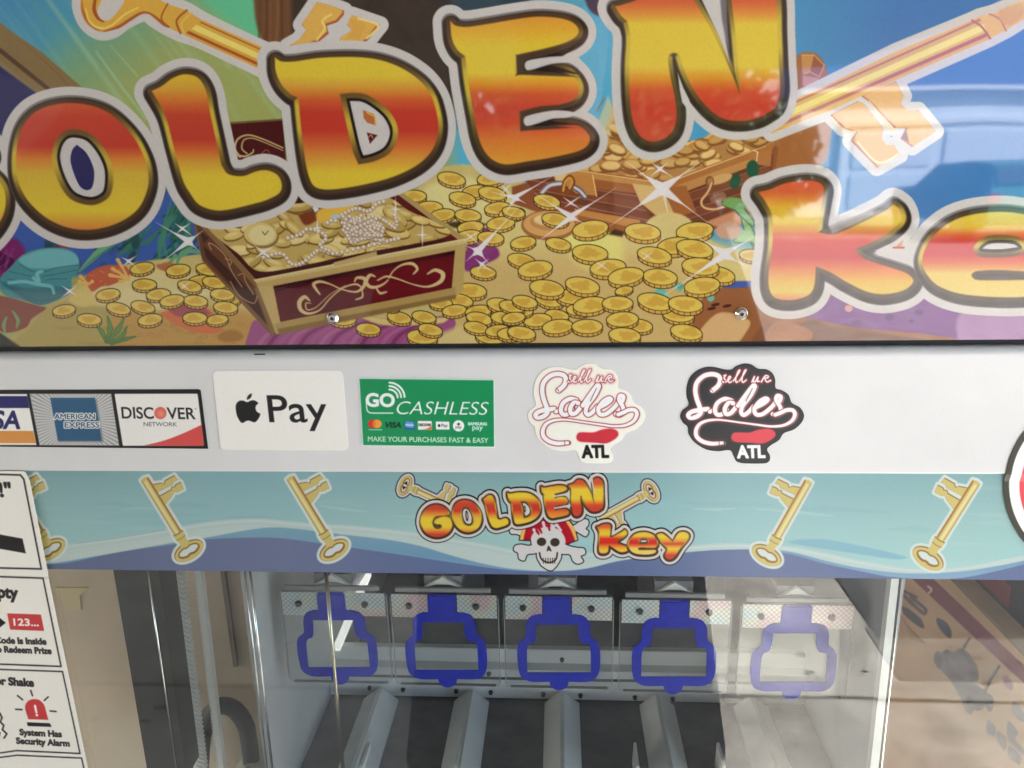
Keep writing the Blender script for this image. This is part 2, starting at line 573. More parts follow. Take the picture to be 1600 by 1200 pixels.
R_, O_, Y_, YO = (182, 62, 44), (205, 132, 48), (207, 180, 52), (198, 164, 56)
RAMP = {   # as fractions of the letter's height
    'G': [(0, R_), (.14, R_), (.3, O_), (.42, Y_), (.68, Y_), (.8, O_), (.92, R_)],
    'O': [(0, (190, 82, 46)), (.12, (184, 64, 44)), (.34, (180, 58, 42)), (.44, (202, 120, 48)), (.55, YO), (.85, Y_), (.93, (202, 150, 52)), (1, (202, 120, 56))],
    'L': [(0, (205, 172, 48)), (.1, (200, 150, 48)), (.2, (198, 108, 46)), (.3, (180, 64, 42)), (.48, (178, 58, 42)), (.56, (196, 98, 46)), (.65, (198, 150, 52)), (.75, Y_), (1, Y_)],
    'D': [(0, Y_), (.14, Y_), (.24, (200, 140, 48)), (.33, (192, 84, 44)), (.42, (180, 56, 40)), (.55, (180, 54, 40)), (.68, (196, 104, 48)), (.78, (200, 146, 54)), (.88, Y_), (1, Y_)],
    'E': [(0, (206, 140, 50)), (.1, (208, 160, 48)), (.2, Y_), (.38, Y_), (.45, (206, 140, 44)), (.53, (192, 80, 44)), (.62, (184, 62, 46)), (.72, (188, 66, 42)), (.83, (200, 110, 46)), (1, (206, 146, 52))],
    'N': [(0, (190, 70, 44)), (.15, (192, 80, 46)), (.23, (204, 128, 48)), (.3, Y_), (.55, Y_), (.62, (206, 140, 46)), (.7, (192, 76, 44)), (.8, (186, 58, 42)), (1, (186, 66, 46))],
    'k': [(0, (194, 78, 44)), (.1, (196, 88, 46)), (.22, (206, 160, 48)), (.35, (208, 178, 44)), (.42, (206, 130, 48)), (.5, (192, 44, 34)), (.64, (186, 40, 34)), (.74, (204, 110, 42)), (.84, (206, 160, 48)), (.93, (206, 176, 64)), (1, (205, 120, 80))],
    'e': [(0, (204, 178, 52)), (.18, (206, 170, 56)), (.28, (200, 90, 50)), (.38, (186, 44, 42)), (.5, (186, 44, 42)), (.6, (200, 100, 50)), (.72, (206, 176, 80)), (1, (208, 184, 96))],
    'y': [(0, Y_), (.2, Y_), (.34, O_), (.44, R_), (.52, O_), (.62, Y_), (.74, O_), (.84, R_), (1, R_)],
}


def draw_letters(A, items, dark=14.5, white=13.0, line=0.0, bev=7.0, hole=(8, 5, 12), shade=1.0):
    """items: (key, outline, holes).  white halo, dark rim, bevel, then the banded face"""
    W = (190, 184, 178)
    for key, Fo, H in items:
        if line: A.fill([Fo], (14, 14, 16), dark + white + line)
    for key, Fo, H in items:
        A.fill([Fo + np.array([0, 0.14 * dark])], W, dark + white)
    for key, Fo, H in items:
        x0, x1, y0, y1 = bbox(Fo)
        sh = Fo + np.array([0.03 * dark, 0.14 * dark])
        sl = A.win([sh], dark + 6)
        if sl is None: continue
        X, Y = A.X[sl], A.Y[sl]
        d = sd_loops(X, Y, [sh])
        A.put(sl, d - dark, (122, 116, 114))                                   # pewter rim
        d2 = sd_loops(X, Y, [sh + np.array([0.10 * dark, 0.22 * dark])])
        A.put(sl, np.maximum(d2 - dark * 0.98, d - dark), (50, 37, 30), aa=0.7 + 0.06 * dark)
        df = sd_loops(X, Y, [Fo])
        gy, gx = np.gradient(df)
        g = np.hypot(gx, gy) + 1e-6
        nx = np.abs(gx / g)
        yc = y0 + 0.42 * (y1 - y0)
        band = np.exp(-((Y - yc - np.where(gx > 0, -0.06, 0.04) * (y1 - y0)) / (0.22 * (y1 - y0)))**2)
        gold = np.clip(nx**1.5 * band * 1.15, 0, 1)[..., None]
        bc = np.array([74, 54, 34]) * (1 - gold) + np.array([192, 168, 58]) * gold
        A.put(sl, df - bev, bc, aa=1.1 + bev * 0.12)
        t = (Y - y0) / (y1 - y0)
        A.put(sl, df, rampy(t, RAMP[key]), aa=0.8 + 0.03 * dark)
        for h in H:
            hs = A.win([h], 3)
            if hs is None: continue
            dh = sd_loops(A.X[hs], A.Y[hs], [h])
            hy = A.Y[hs]
            gg = np.exp(-((hy - (h[:, 1].min() * .55 + h[:, 1].max() * .45)) / (0.3 * (h[:, 1].max() - h[:, 1].min())))**2)[..., None]
            A.put(hs, dh, np.array([84, 62, 36]) * (1 - gg) + np.array([186, 160, 58]) * gg, aa=1.4)
            A.put(hs, dh + hole[0], (40, 30, 26), aa=1.0)
            A.put(hs, dh + hole[0] + hole[1], W)
    return W


def key_shape(tip, bow, mirror=False):
    """maps (u along tip->bow, v to the toothed side) of a 131-long key to photo pixels"""
    tip, bow = np.array(tip, float), np.array(bow, float)
    d = (bow - tip) / 131.0
    n = np.array([d[1], -d[0]]) * (-1 if mirror else 1)
    return lambda pts: np.array([tip + d * p[0] + n * p[1] for p in pts])


KEY_TEETH_A = [(12, 5), (17, 18), (21, 21), (17, 25), (18, 42), (27, 43), (26, 36), (29, 33), (29, 29), (27, 5)]
KEY_TEETH_B = [(33, 5), (34, 26), (31, 29), (33, 33), (31, 36), (32, 45), (44, 43), (43, 32), (40, 28), (44, 22), (50, 5)]


def draw_key(A, T, s, halo, halo_w, line=None, bright=1.0):
    """one printed key; T places it, s is its size"""
    gold, dk, hi = (183 * bright, 168 * bright, 102 * bright), (122, 94, 52), (204 * bright, 194 * bright, 140 * bright)
    shaft = T([(-2, -6), (-3, 0), (-1, 6.5), (100, 6.5), (100, -6.5)])
    collar = T([(97, -8), (97, 8), (101, 8.5), (106, 8), (112, 6), (119, 8), (119, -8), (112, -6), (106, -8), (101, -8.5)])
    t = np.linspace(0, 2 * np.pi, 30, endpoint=False)
    bowl = T(np.stack([129 + 14 * np.sin(t), 25 * np.cos(t)], 1))
    hole = T(np.stack([129.5 + 6.5 * np.sin(t) - 2.2 * np.exp(-((np.cos(t)) / .22)**2) * np.sign(np.sin(t)), 16.5 * np.cos(t)], 1))
    ta, tb = T(KEY_TEETH_A), T(KEY_TEETH_B)
    parts = [shaft, collar, bowl, ta, tb]
    if line:
        for q in parts: A.fill([q], line[0], halo_w + line[1])
    for q in parts: A.fill([q], halo, halo_w, aa=0.9)
    for q in (ta, tb):
        A.fill([q], dk)
        A.fill([q + (T([(1.6, 0.3)])[0] - T([(0, 0)])[0])], gold, clip=[q])
    A.fill([shaft], gold)
    A.fill([T([(0, 3.2), (0, 6.5), (98, 6.5), (98, 3.6)])], (150, 104, 50), clip=[shaft])
    A.fill([T([(3, -3.4), (3, 0.8), (98, 0.8), (98, -3.4)])], hi, aa=1.2 * s + .3)
    A.fill([T([(0, -6.5), (0, -5), (98, -5.2), (98, -6.5)])], (150, 120, 60), aa=.8, alpha=.8)
    A.fill([bowl], dk)
    A.fill([bowl + (T([(1.4, 0)])[0] - T([(0, 0)])[0])], gold, -0.6 * s, clip=[bowl])
    A.fill([hole], (128, 92, 44), 2.2 * s)
    A.fill([hole + (T([(-1.2, 0)])[0] - T([(0, 0)])[0])], halo, clip=[hole])
    A.fill([collar], gold)
    A.line([tuple(q) for q in T([(97.5, -8), (98.5, 0), (97.5, 8)])], 1.6 * s, dk)
    A.line([tuple(q) for q in T([(106, -7), (107, 0), (106, 7)])], 1.0 * s, dk)
    if line:
        for vy in (-7, 7):
            A.fill([T([(129 - 4, vy * .4), (129, vy * .4 + np.sign(vy) * 8), (134, vy * .4 + np.sign(vy) * 2), (131, vy * .4)])], line[0], aa=.8)


def draw_star(A, c, arms, core=6.0, col=(214, 208, 206), alpha=0.95):
    """four-pointed sparkle with drawn-out arms"""
    c = np.array(c, float)
    arms = sorted([np.array(a, float) - c for a in arms], key=lambda a: math.atan2(a[1], a[0]))
    pts = []
    n = len(arms)
    for i, a in enumerate(arms):
        b = arms[(i + 1) % n]
        na, nb = a / np.linalg.norm(a), b / np.linalg.norm(b)
        w = 0.012 * np.linalg.norm(a)
        pa = np.array([-na[1], na[0]])
        pts += [c + a * 0.45 - pa * 0.9 , c + a, c + a * 0.45 + pa * 0.9]
        md = na + nb
        k = np.linalg.norm(md)
        if k > 0.3: pts.append(c + md / k * core)
    A.fill([np.array(pts)], col, 0, 0.7, alpha)
    A.fill([ell(c[0], c[1], core * .9, core * .8)], col, 0, core * .5, alpha * .8)


def draw_coin(A, cx, cy, rx, ang=0.0, base=(188, 148, 60), hi=(204, 176, 80), seed=0, clip=None):
    ry = rx * 0.46
    rim = rx * 0.2
    lw = 1.15
    K = (40, 30, 20)
    top, bot = ell(cx, cy, rx, ry, ang), ell(cx + .3, cy + rim, rx * .985, ry, ang)
    A.fill([bot], K, lw * .8, clip=clip); A.fill([top], K, lw * .8, clip=clip)
    A.fill([bot], (196, 152, 72), -.3, clip=clip)
    for k in range(7):                                                          # milled edge
        t = math.pi * (0.12 + 0.76 * (k + .5 * ((seed * 7 + k * 3) % 3) / 3) / 6.5)
        x, y = cx + rx * math.cos(t) * math.cos(ang) - ry * math.sin(t) * math.sin(ang), cy + rx * math.cos(t) * math.sin(ang) + ry * math.sin(t) * math.cos(ang)
        A.line([(x, y), (x, y + rim)], 1.0, K, aa=.6, alpha=.85, clip=clip)
    A.fill([top], K, lw * .5, clip=clip)
    A.fill([top], hi, -.35, clip=clip)
    r = random.Random(seed)
    w = np.array([1 + .18 * math.sin(3 * t + seed) + .12 * math.sin(7 * t + seed * 2) for t in np.linspace(0, 6.283, 28, endpoint=False)])
    e = ell(0, 0, rx * .56, ry * .6, 0) * w[:, None]
    A.fill([e + np.array([cx + rx * r.uniform(-.15, .25), cy])], base, 0, 1.1, .85, clip=clip or [top])
# ------------------------------------------------------------------ the place in front of the machine (seen mirrored in its glass)
M = {}
M['concrete'] = pm('concrete', (0.50, 0.475, 0.44), 0.9, noise=0.36, nscale=5.5, bump=0.4, bscale=60)
M['kerb'] = pm('kerb_concrete', (0.5, 0.48, 0.44), 0.9, noise=0.2, nscale=5)
M['dark_ground'] = pm('dark_ground', (0.06, 0.06, 0.065), 0.9, noise=0.3, nscale=3)
M['shade_wall'] = pm('painted_block', (0.42, 0.39, 0.35), 0.8, noise=0.25, nscale=3)
M['canopy'] = pm('canopy_board', (0.14, 0.135, 0.125), 0.8, noise=0.2, nscale=2)
M['pale_panel'] = pm('pale_panel', (0.76, 0.82, 0.9), 0.6, noise=0.06, nscale=1.5)
M['blue_band'] = pm('blue_band', (0.10, 0.16, 0.42), 0.6)
M['car_paint'] = pm('car_paint', (0.06, 0.30, 0.25), 0.25, noise=0.1, nscale=4)
M['car_glass'] = pm('car_glass', (0.08, 0.12, 0.12), 0.08)
M['rubber'] = pm('rubber', (0.02, 0.02, 0.02), 0.8)
M['leaf'] = pm('leaf', (0.09, 0.15, 0.06), 0.7, noise=0.5, nscale=3)
M['bark'] = pm('bark', (0.12, 0.08, 0.05), 0.9, noise=0.3, nscale=8)
M['cloth'] = pm('dark_cloth', (0.018, 0.018, 0.022), 0.9, noise=0.3, nscale=30)
M['jeans'] = pm('dark_trousers', (0.02, 0.024, 0.035), 0.9, noise=0.3, nscale=30)
M['skin'] = pm('skin', (0.42, 0.26, 0.19), 0.5)
M['hair'] = pm('hair', (0.03, 0.02, 0.015), 0.6)

g = box('ground', -40, 40, -60, 40, -0.3, 0.0, M['concrete']); tag(g, kind='structure')
bm = bmesh.new()
rj = random.Random(4)
for yj in (-1.43, -3.0, -4.5, -6.0, -7.5):                                      # slab joints: uneven dark lines
    x_ = -9.0
    while x_ < 0.98 if yj < -1.5 else x_ < 7:
        l_ = rj.uniform(.05, .22)
        bm_box(bm, x_, x_ + l_ * .98, yj - rj.uniform(.002, .012), yj + rj.uniform(.002, .009), 0.0, 0.0034)
        x_ += l_
for k in range(60):                                                             # chips and dried spots
    cx_, cy_, r_2 = rj.uniform(-2.5, 2.2), rj.uniform(-1.72, -.95), rj.uniform(.003, .016)
    v_ = [bm.verts.new((cx_ + r_2 * rj.uniform(.5, 1.3) * 1.8 * math.cos(t), cy_ + r_2 * rj.uniform(.5, 1.2) * math.sin(t), .0034)) for t in np.linspace(0, 2 * np.pi, 9, endpoint=False)]
    bm.faces.new(v_)
tag(from_bm('pavement_joints', bm, pm('joint_dirt', (0.09, 0.08, 0.07), 0.95)), kind='structure')
r_ = box('road', -40, 40, -23, -16, -0.05, 0.006, pm('pale_lot', (.38, .37, .35), .9, noise=.2, nscale=1.2)); tag(r_, kind='structure')
sh_ = box('patch_edge', 1.02, 7.6, -1.80, -1.52, -0.05, 0.0026, pm('mid_ground', (.22, .21, .20), .9, noise=.3, nscale=14)); tag(sh_, kind='structure')  # added mid-grey band softening the mirrored edge of the dark patch
dv = box('dark_patch', 1.04, 7.5, -5.2, -1.74, -0.05, 0.0052, M['dark_ground']); tag(dv, kind='structure')  # added dark ground patch, darkening what the right-hand glass mirrors
kb = box('kerb', -40, 40, -16, -15.7, 0, 0.12, M['kerb'], bev=0.02); tag(kb, kind='structure')

d_ = ray(1085, 1130)                                                            # where the edge of the canopy's shade lies on the pavement
X_SHADE = float(d_[0] * (CAM[2] / -d_[2]))

shop = empty('shop_front', (0, 1.2, 0), 'dark canopy and block wall of the shop the machine stands under', 'building')
box('wall', -14, 1.1, 1.2, 1.5, 0, 2.9, M['shade_wall'], shop)
box('bounce_wall', -8.2, -8.0, -9.6, 1.2, 0, 4.4, pm('bounce_cream', (.82, .79, .74), .8, noise=.08, nscale=2), shop)  # added unseen wall, sunlit to bounce fill light onto the machine's left
box('canopy', -6.0, X_SHADE + 2.62 * SUN_DIR.x / SUN_DIR.z, -9.7, 3.2, 2.62, 2.95, M['canopy'], shop, bev=0.02)

hd = box('dark_screen', -14, -1.3, -10.1, -10.0, 0, 3.2, pm('screen_dark', (.03, .027, .025), .8, noise=.3, nscale=6))  # added unseen screen that keeps bright haze off the sign's left half
tag(hd, 'added dark screen past the canopy, mirrored in the left half of the sign', 'screen')
wh = empty('warehouse', (9, -24, 0), 'pale blue panelled building with tall doors across the road, mirrored in the sign', 'building')
box('wall', 7.2, 28, -26, -24, 0, 3.5, M['pale_panel'], wh)
box('roof_band', 7.0, 28.2, -26.1, -23.7, 3.5, 5.6, M['blue_band'], wh, bev=0.03)
box('eaves_rail', 7.0, 28.2, -23.7, -23.6, 3.44, 3.56, pm('white_trim', (.88, .88, .88), .5), wh, bev=0.02)
fr_m = pm('white_frame', (.78, .81, .86), .5)
dr_m = pm('pale_door', (0.74, 0.80, 0.88), .5)
for x in (8.5, 14.6, 20.7):
    d = box('door', x, x + 5.5, -24.0, -23.92, 0, 2.55, dr_m, wh, bev=0.02)
    for px0_, px1_ in ((x + .25, x + 2.6), (x + 2.9, x + 5.25)):
        for z0_, z1_ in ((.2, 1.2), (1.4, 2.35)):
            box('door_panel', px0_, px1_, -23.92, -23.86, z0_, z1_, pm('door_panel', (.66, .73, .84), .5), d, bev=.03)
    for a, b, c, e in ((x - .14, x, 0, 2.7), (x + 5.5, x + 5.64, 0, 2.7), (x, x + 5.5, 2.55, 2.7)):
        box('door_frame', a, b, -24.0, -23.82, c, e, fr_m, wh, bev=.01)


def car(loc, label, paint=None):
    paint = paint or M['car_paint']
    c = empty('parked_car', loc, label, 'car')
    x, y, z = loc
    # a hatchback seen from the rear: lower body, cabin, wheels, lamps
    prof = [(-2.1, .35), (-2.15, .7), (-2.0, .95), (-1.0, 1.02), (-.4, 1.45), (.9, 1.50), (1.7, 1.42), (2.05, 1.0), (2.12, .6), (2.05, .35)]
    bm = bmesh.new()
    secs = []
    for sx, k in ((-.86, .93), (-.78, 1.0), (.78, 1.0), (.86, .93)):
        secs.append([bm.verts.new((x + sx * (1.0 if q[1] < 1.05 else .8), y + q[0] * k, z + .35 + (q[1] - .35) * k)) for q in prof])
    n = len(prof)
    for a, b in zip(secs[:-1], secs[1:]):
        for i in range(n): bm.faces.new((a[i], a[(i + 1) % n], b[(i + 1) % n], b[i]))
    bm.faces.new(secs[0]); bm.faces.new(list(reversed(secs[-1])))
    from_bm('body', bm, paint, c)
    bm = bmesh.new()
    vs = [bm.verts.new(p) for p in ((x - .6, y + 1.74, z + 1.38), (x + .6, y + 1.74, z + 1.38), (x + .68, y + 2.04, z + 1.05), (x - .68, y + 2.04, z + 1.05))]
    bm.faces.new(vs)
    r = bmesh.ops.extrude_face_region(bm, geom=list(bm.faces))
    bmesh.ops.translate(bm, verts=[v for v in r['geom'] if isinstance(v, bmesh.types.BMVert)], vec=(0, .03, .02))
    from_bm('rear_window', bm, M['car_glass'], c)
    for sx in (-.82, .82):
        for sy in (-1.35, 1.35):
            bm = bmesh.new(); bm_cyl(bm, (x + sx - .1, y + sy, z + .33), (x + sx + .1, y + sy, z + .33), .33, n=24)
            w = from_bm('wheel', bm, M['rubber'], c)
            bm = bmesh.new(); bm_cyl(bm, (x + sx - .11, y + sy, z + .33), (x + sx + .11, y + sy, z + .33), .19, n=20)
            from_bm('rim', bm, pm('rim_metal', (.5, .5, .5), .3, 1.0), w)
        box('tail_lamp', x + sx * .86 - .1, x + sx * .86 + .1, y + 1.98, y + 2.1, z + .72, z + .92, pm('lamp_red', (.4, .02, .02), .2), c, bev=.02)
    box('bumper', x - .84, x + .84, y + 2.05, y + 2.18, z + .34, z + .58, paint, c, bev=.04)
    return c


car((8.9, -17.0, 0), 'dark green hatchback parked in front of the pale building, mirrored in the sign')


def tree(x, y, h, seed, label):
    r = random.Random(seed)
    t = empty('street_tree', (x, y, 0), label, 'tree', 'trees across the road')
    bm = bmesh.new()
    bm_cyl(bm, (x, y, 0), (x + .1, y, h * .45), .18, .1, 10)
    for k in range(6):
        a = k * 1.05
        bm_cyl(bm, (x + .05, y, h * (.3 + .03 * k)), (x + math.cos(a) * h * .25, y + math.sin(a) * h * .2, h * (.6 + .04 * k)), .06, .02, 6)
    from_bm('trunk', bm, M['bark'], t)
    bm = bmesh.new()
    cl = [(r.uniform(-.36, .36) * h, r.uniform(-.3, .3) * h, h * r.uniform(.16, .95), r.uniform(.1, .2) * h) for _ in range(34)]
    for cx, cy, cz, cr_ in cl:
        for _ in range(170):
            v = Vector((r.gauss(0, 1), r.gauss(0, 1), r.gauss(0, 1))).normalized() * cr_ * r.uniform(.5, 1.05)
            p = Vector((x + cx, y + cy, cz)) + v
            u = Vector((r.gauss(0, 1), r.gauss(0, 1), r.gauss(0, 1))).normalized() * .15
            w = u.orthogonal().normalized() * .10
            bm.faces.new([bm.verts.new(q) for q in (p - u, p + w, p + u, p - w)])
    me = bpy.data.meshes.new('crown'); bm.to_mesh(me); bm.free()
    link_mesh('crown', me, M['leaf'], t)


tree(-1.5, -18.5, 4.6, 21, 'bushy green tree across the road, leftmost of the mirrored row')
tree(0.6, -19.5, 5.0, 3, 'bushy green tree across the road, mirrored in the sign between the letters E and N')
tree(2.8, -20.2, 5.0, 8, 'bushy green tree across the road, mirrored under the letter N')
tree(4.5, -20.8, 4.4, 12, 'bushy green tree across the road nearest the pale blue building')


# the photographer, mirrored as a dark shape in the window
def skin_body(name, verts, edges, radii, mat, parent=None, sub=2):
    me = bpy.data.meshes.new(name)
    me.from_pydata([tuple(v) for v in verts], edges, [])
    o = bpy.data.objects.new(name, me)
    COL.objects.link(o)
    md = o.modifiers.new('skin', 'SKIN')
    md.use_smooth_shade = True
    for i, rr in enumerate(radii):
        me.skin_vertices[0].data[i].radius = rr if isinstance(rr, tuple) else (rr, rr)
    me.skin_vertices[0].data[0].use_root = True
    s = o.modifiers.new('sub', 'SUBSURF'); s.levels = s.render_levels = sub
    dg = bpy.context.evaluated_depsgraph_get()
    m2 = bpy.data.meshes.new_from_object(o.evaluated_get(dg))
    bpy.data.objects.remove(o)
    return link_mesh(name, m2, mat, parent, True)


px0, py0 = 0.0, -0.72
J = {'pel': (0, 0, .98), 'ab': (0, -.01, 1.12), 'ch': (0, -.02, 1.30), 'sh': (0, -.02, 1.45), 'nk': (0, 0, 1.53), 'hd': (0, .03, 1.62), 'hd2': (0, .05, 1.70), 'hd3': (0, .03, 1.76),
     'sl': (-.18, -.02, 1.43), 'el': (-.29, .03, 1.18), 'wl': (-.115, .085, 1.41), 'sr': (.18, -.02, 1.43), 'er': (.29, .03, 1.18), 'wr': (.115, .085, 1.41),
     'hl': (-.1, 0, .94), 'kl': (-.12, .03, .5), 'al': (-.13, -.02, .09), 'fl': (-.15, .13, .04), 'hr': (.1, 0, .94), 'kr': (.12, .03, .5), 'ar': (.13, -.02, .09), 'fr': (.15, .13, .04)}
RAD = {'pel': (.17, .12), 'ab': (.16, .11), 'ch': (.19, .12), 'sh': (.13, .09), 'nk': .055, 'hd': (.075, .085), 'hd2': (.08, .095), 'hd3': (.06, .07), 'sl': .065, 'el': .045, 'wl': .03, 'sr': .065, 'er': .045, 'wr': .03, 'hl': .095, 'kl': .065, 'al': .045, 'fl': .04, 'hr': .095, 'kr': .065, 'ar': .045, 'fr': .04}
names = list(J)
ED = [('pel', 'ab'), ('ab', 'ch'), ('ch', 'sh'), ('sh', 'nk'), ('nk', 'hd'), ('hd', 'hd2'), ('hd2', 'hd3'), ('sh', 'sl'), ('sl', 'el'), ('el', 'wl'), ('sh', 'sr'), ('sr', 'er'), ('er', 'wr'), ('pel', 'hl'), ('hl', 'kl'), ('kl', 'al'), ('al', 'fl'), ('pel', 'hr'), ('hr', 'kr'), ('kr', 'ar'), ('ar', 'fr')]
V = [Vector(J[q]) + Vector((px0, py0, 0)) for q in names]
EDI = [(names.index(a), names.index(b)) for a, b in ED]
RR = [RAD[q] for q in names]
HV = []; HE = []; HR = []
for s in (-1, 1):                                                               # palm, four fingers and a thumb on each wrist
    wi = names.index('wl' if s < 0 else 'wr')
    b = V[wi]
    base = len(V) + len(HV)
    palm = b + Vector((-s * .03, .05, .045))
    HV.append(palm); HR.append((.034, .016)); HE.append((wi, base))
    for k in range(4):
        f0 = palm + Vector((-s * (.012 + .004 * k), .012, .030 - .019 * k))
        f1 = f0 + Vector((-s * .03, .012, .004))
        f2 = f1 + Vector((-s * (.022 + .003 * (1 - abs(k - 1.5))), -.006, .001))
        i0 = len(V) + len(HV)
        HV += [f0, f1, f2]; HR += [.0095, .0085, .007]; HE += [(base, i0), (i0, i0 + 1), (i0 + 1, i0 + 2)]
    th = palm + Vector((-s * .005, -.028, .02)); t2 = th + Vector((-s * .035, -.006, .015))
    i0 = len(V) + len(HV)
    HV += [th, t2]; HR += [.011, .008]; HE += [(base, i0), (i0, i0 + 1)]
person = skin_body('person', V + HV, EDI + HE, RR + HR, M['skin'])
tag(person, 'person in dark clothes holding up a phone, mirrored as a dark shape in the window', 'person')
sw = ['pel', 'ab', 'ch', 'sh', 'sl', 'el', 'wl', 'sr', 'er', 'wr']
skin_body('shirt', [Vector(J[q]) + Vector((px0, py0, 0)) for q in sw], [(sw.index(a), sw.index(b)) for a, b in ED if a in sw and b in sw], [tuple(x + .016 for x in (RAD[q] if isinstance(RAD[q], tuple) else (RAD[q],) * 2)) for q in sw], M['cloth'], person)
tw = ['pel', 'hl', 'kl', 'al', 'hr', 'kr', 'ar']
skin_body('trousers', [Vector(J[q]) + Vector((px0, py0, 0)) for q in tw], [(tw.index(a), tw.index(b)) for a, b in ED if a in tw and b in tw], [tuple(x + .018 for x in (RAD[q] if isinstance(RAD[q], tuple) else (RAD[q],) * 2)) for q in tw], M['jeans'], person)
skin_body('hair', [(px0, py0 - .01, 1.66), (px0, py0 + .0, 1.75), (px0, py0 + .05, 1.795)], [(0, 1), (1, 2)], [(.095, .08), (.095, .10), (.06, .06)], M['hair'], person)
eye_m = pm('eye', (.05, .04, .035), .2)
for s in (-1, 1):
    bm = bmesh.new()
    bmesh.ops.create_uvsphere(bm, u_segments=10, v_segments=8, radius=.014, matrix=Matrix.Translation((px0 + s * .032, py0 + .125, 1.69)))
    from_bm('eye', bm, eye_m, person, True)
# long open coat, flaring to the knees
bm = bmesh.new()
rings = []
for z, rx, ry in ((1.40, .20, .12), (1.2, .215, .14), (1.0, .235, .155), (.8, .26, .17), (.6, .285, .185), (.42, .31, .2)):
    rings.append([bm.verts.new((px0 + rx * math.cos(t) * (1 + .03 * math.sin(5 * t + z * 4)), py0 - .02 + ry * math.sin(t) * (1 + .05 * math.sin(7 * t)), z)) for t in np.linspace(0, 2 * np.pi, 40, endpoint=False)])
for a, b in zip(rings[:-1], rings[1:]):
    for i in range(40): bm.faces.new((a[i], a[(i + 1) % 40], b[(i + 1) % 40], b[i]))
from_bm('coat', bm, M['cloth'], person, True)
bm = bmesh.new(); bm_cyl(bm, (px0, py0 + .12, 1.675), (px0, py0 + .155, 1.65), .008, .016, 10); from_bm('nose', bm, M['skin'], person, True)
bm = bmesh.new(); bm_box(bm, px0 - .024, px0 + .024, py0 + .118, py0 + .13, 1.612, 1.622, .004); from_bm('mouth', bm, pm('lips', (.3, .12, .1), .5), person)
ph = box('phone', -0.076, 0.076, -0.548, -0.540, 1.465, 1.537, pm('phone_body', (.02, .02, .022), .3), None, bev=.003)
tag(ph, 'black phone held up by the person in dark clothes', 'phone')
# ------------------------------------------------------------------ the printed sign face
MQ_Y = -0.006
MQ_Z0 = 1.3865
MX0, MX1, MZ1 = -0.47, 0.40, 1.66


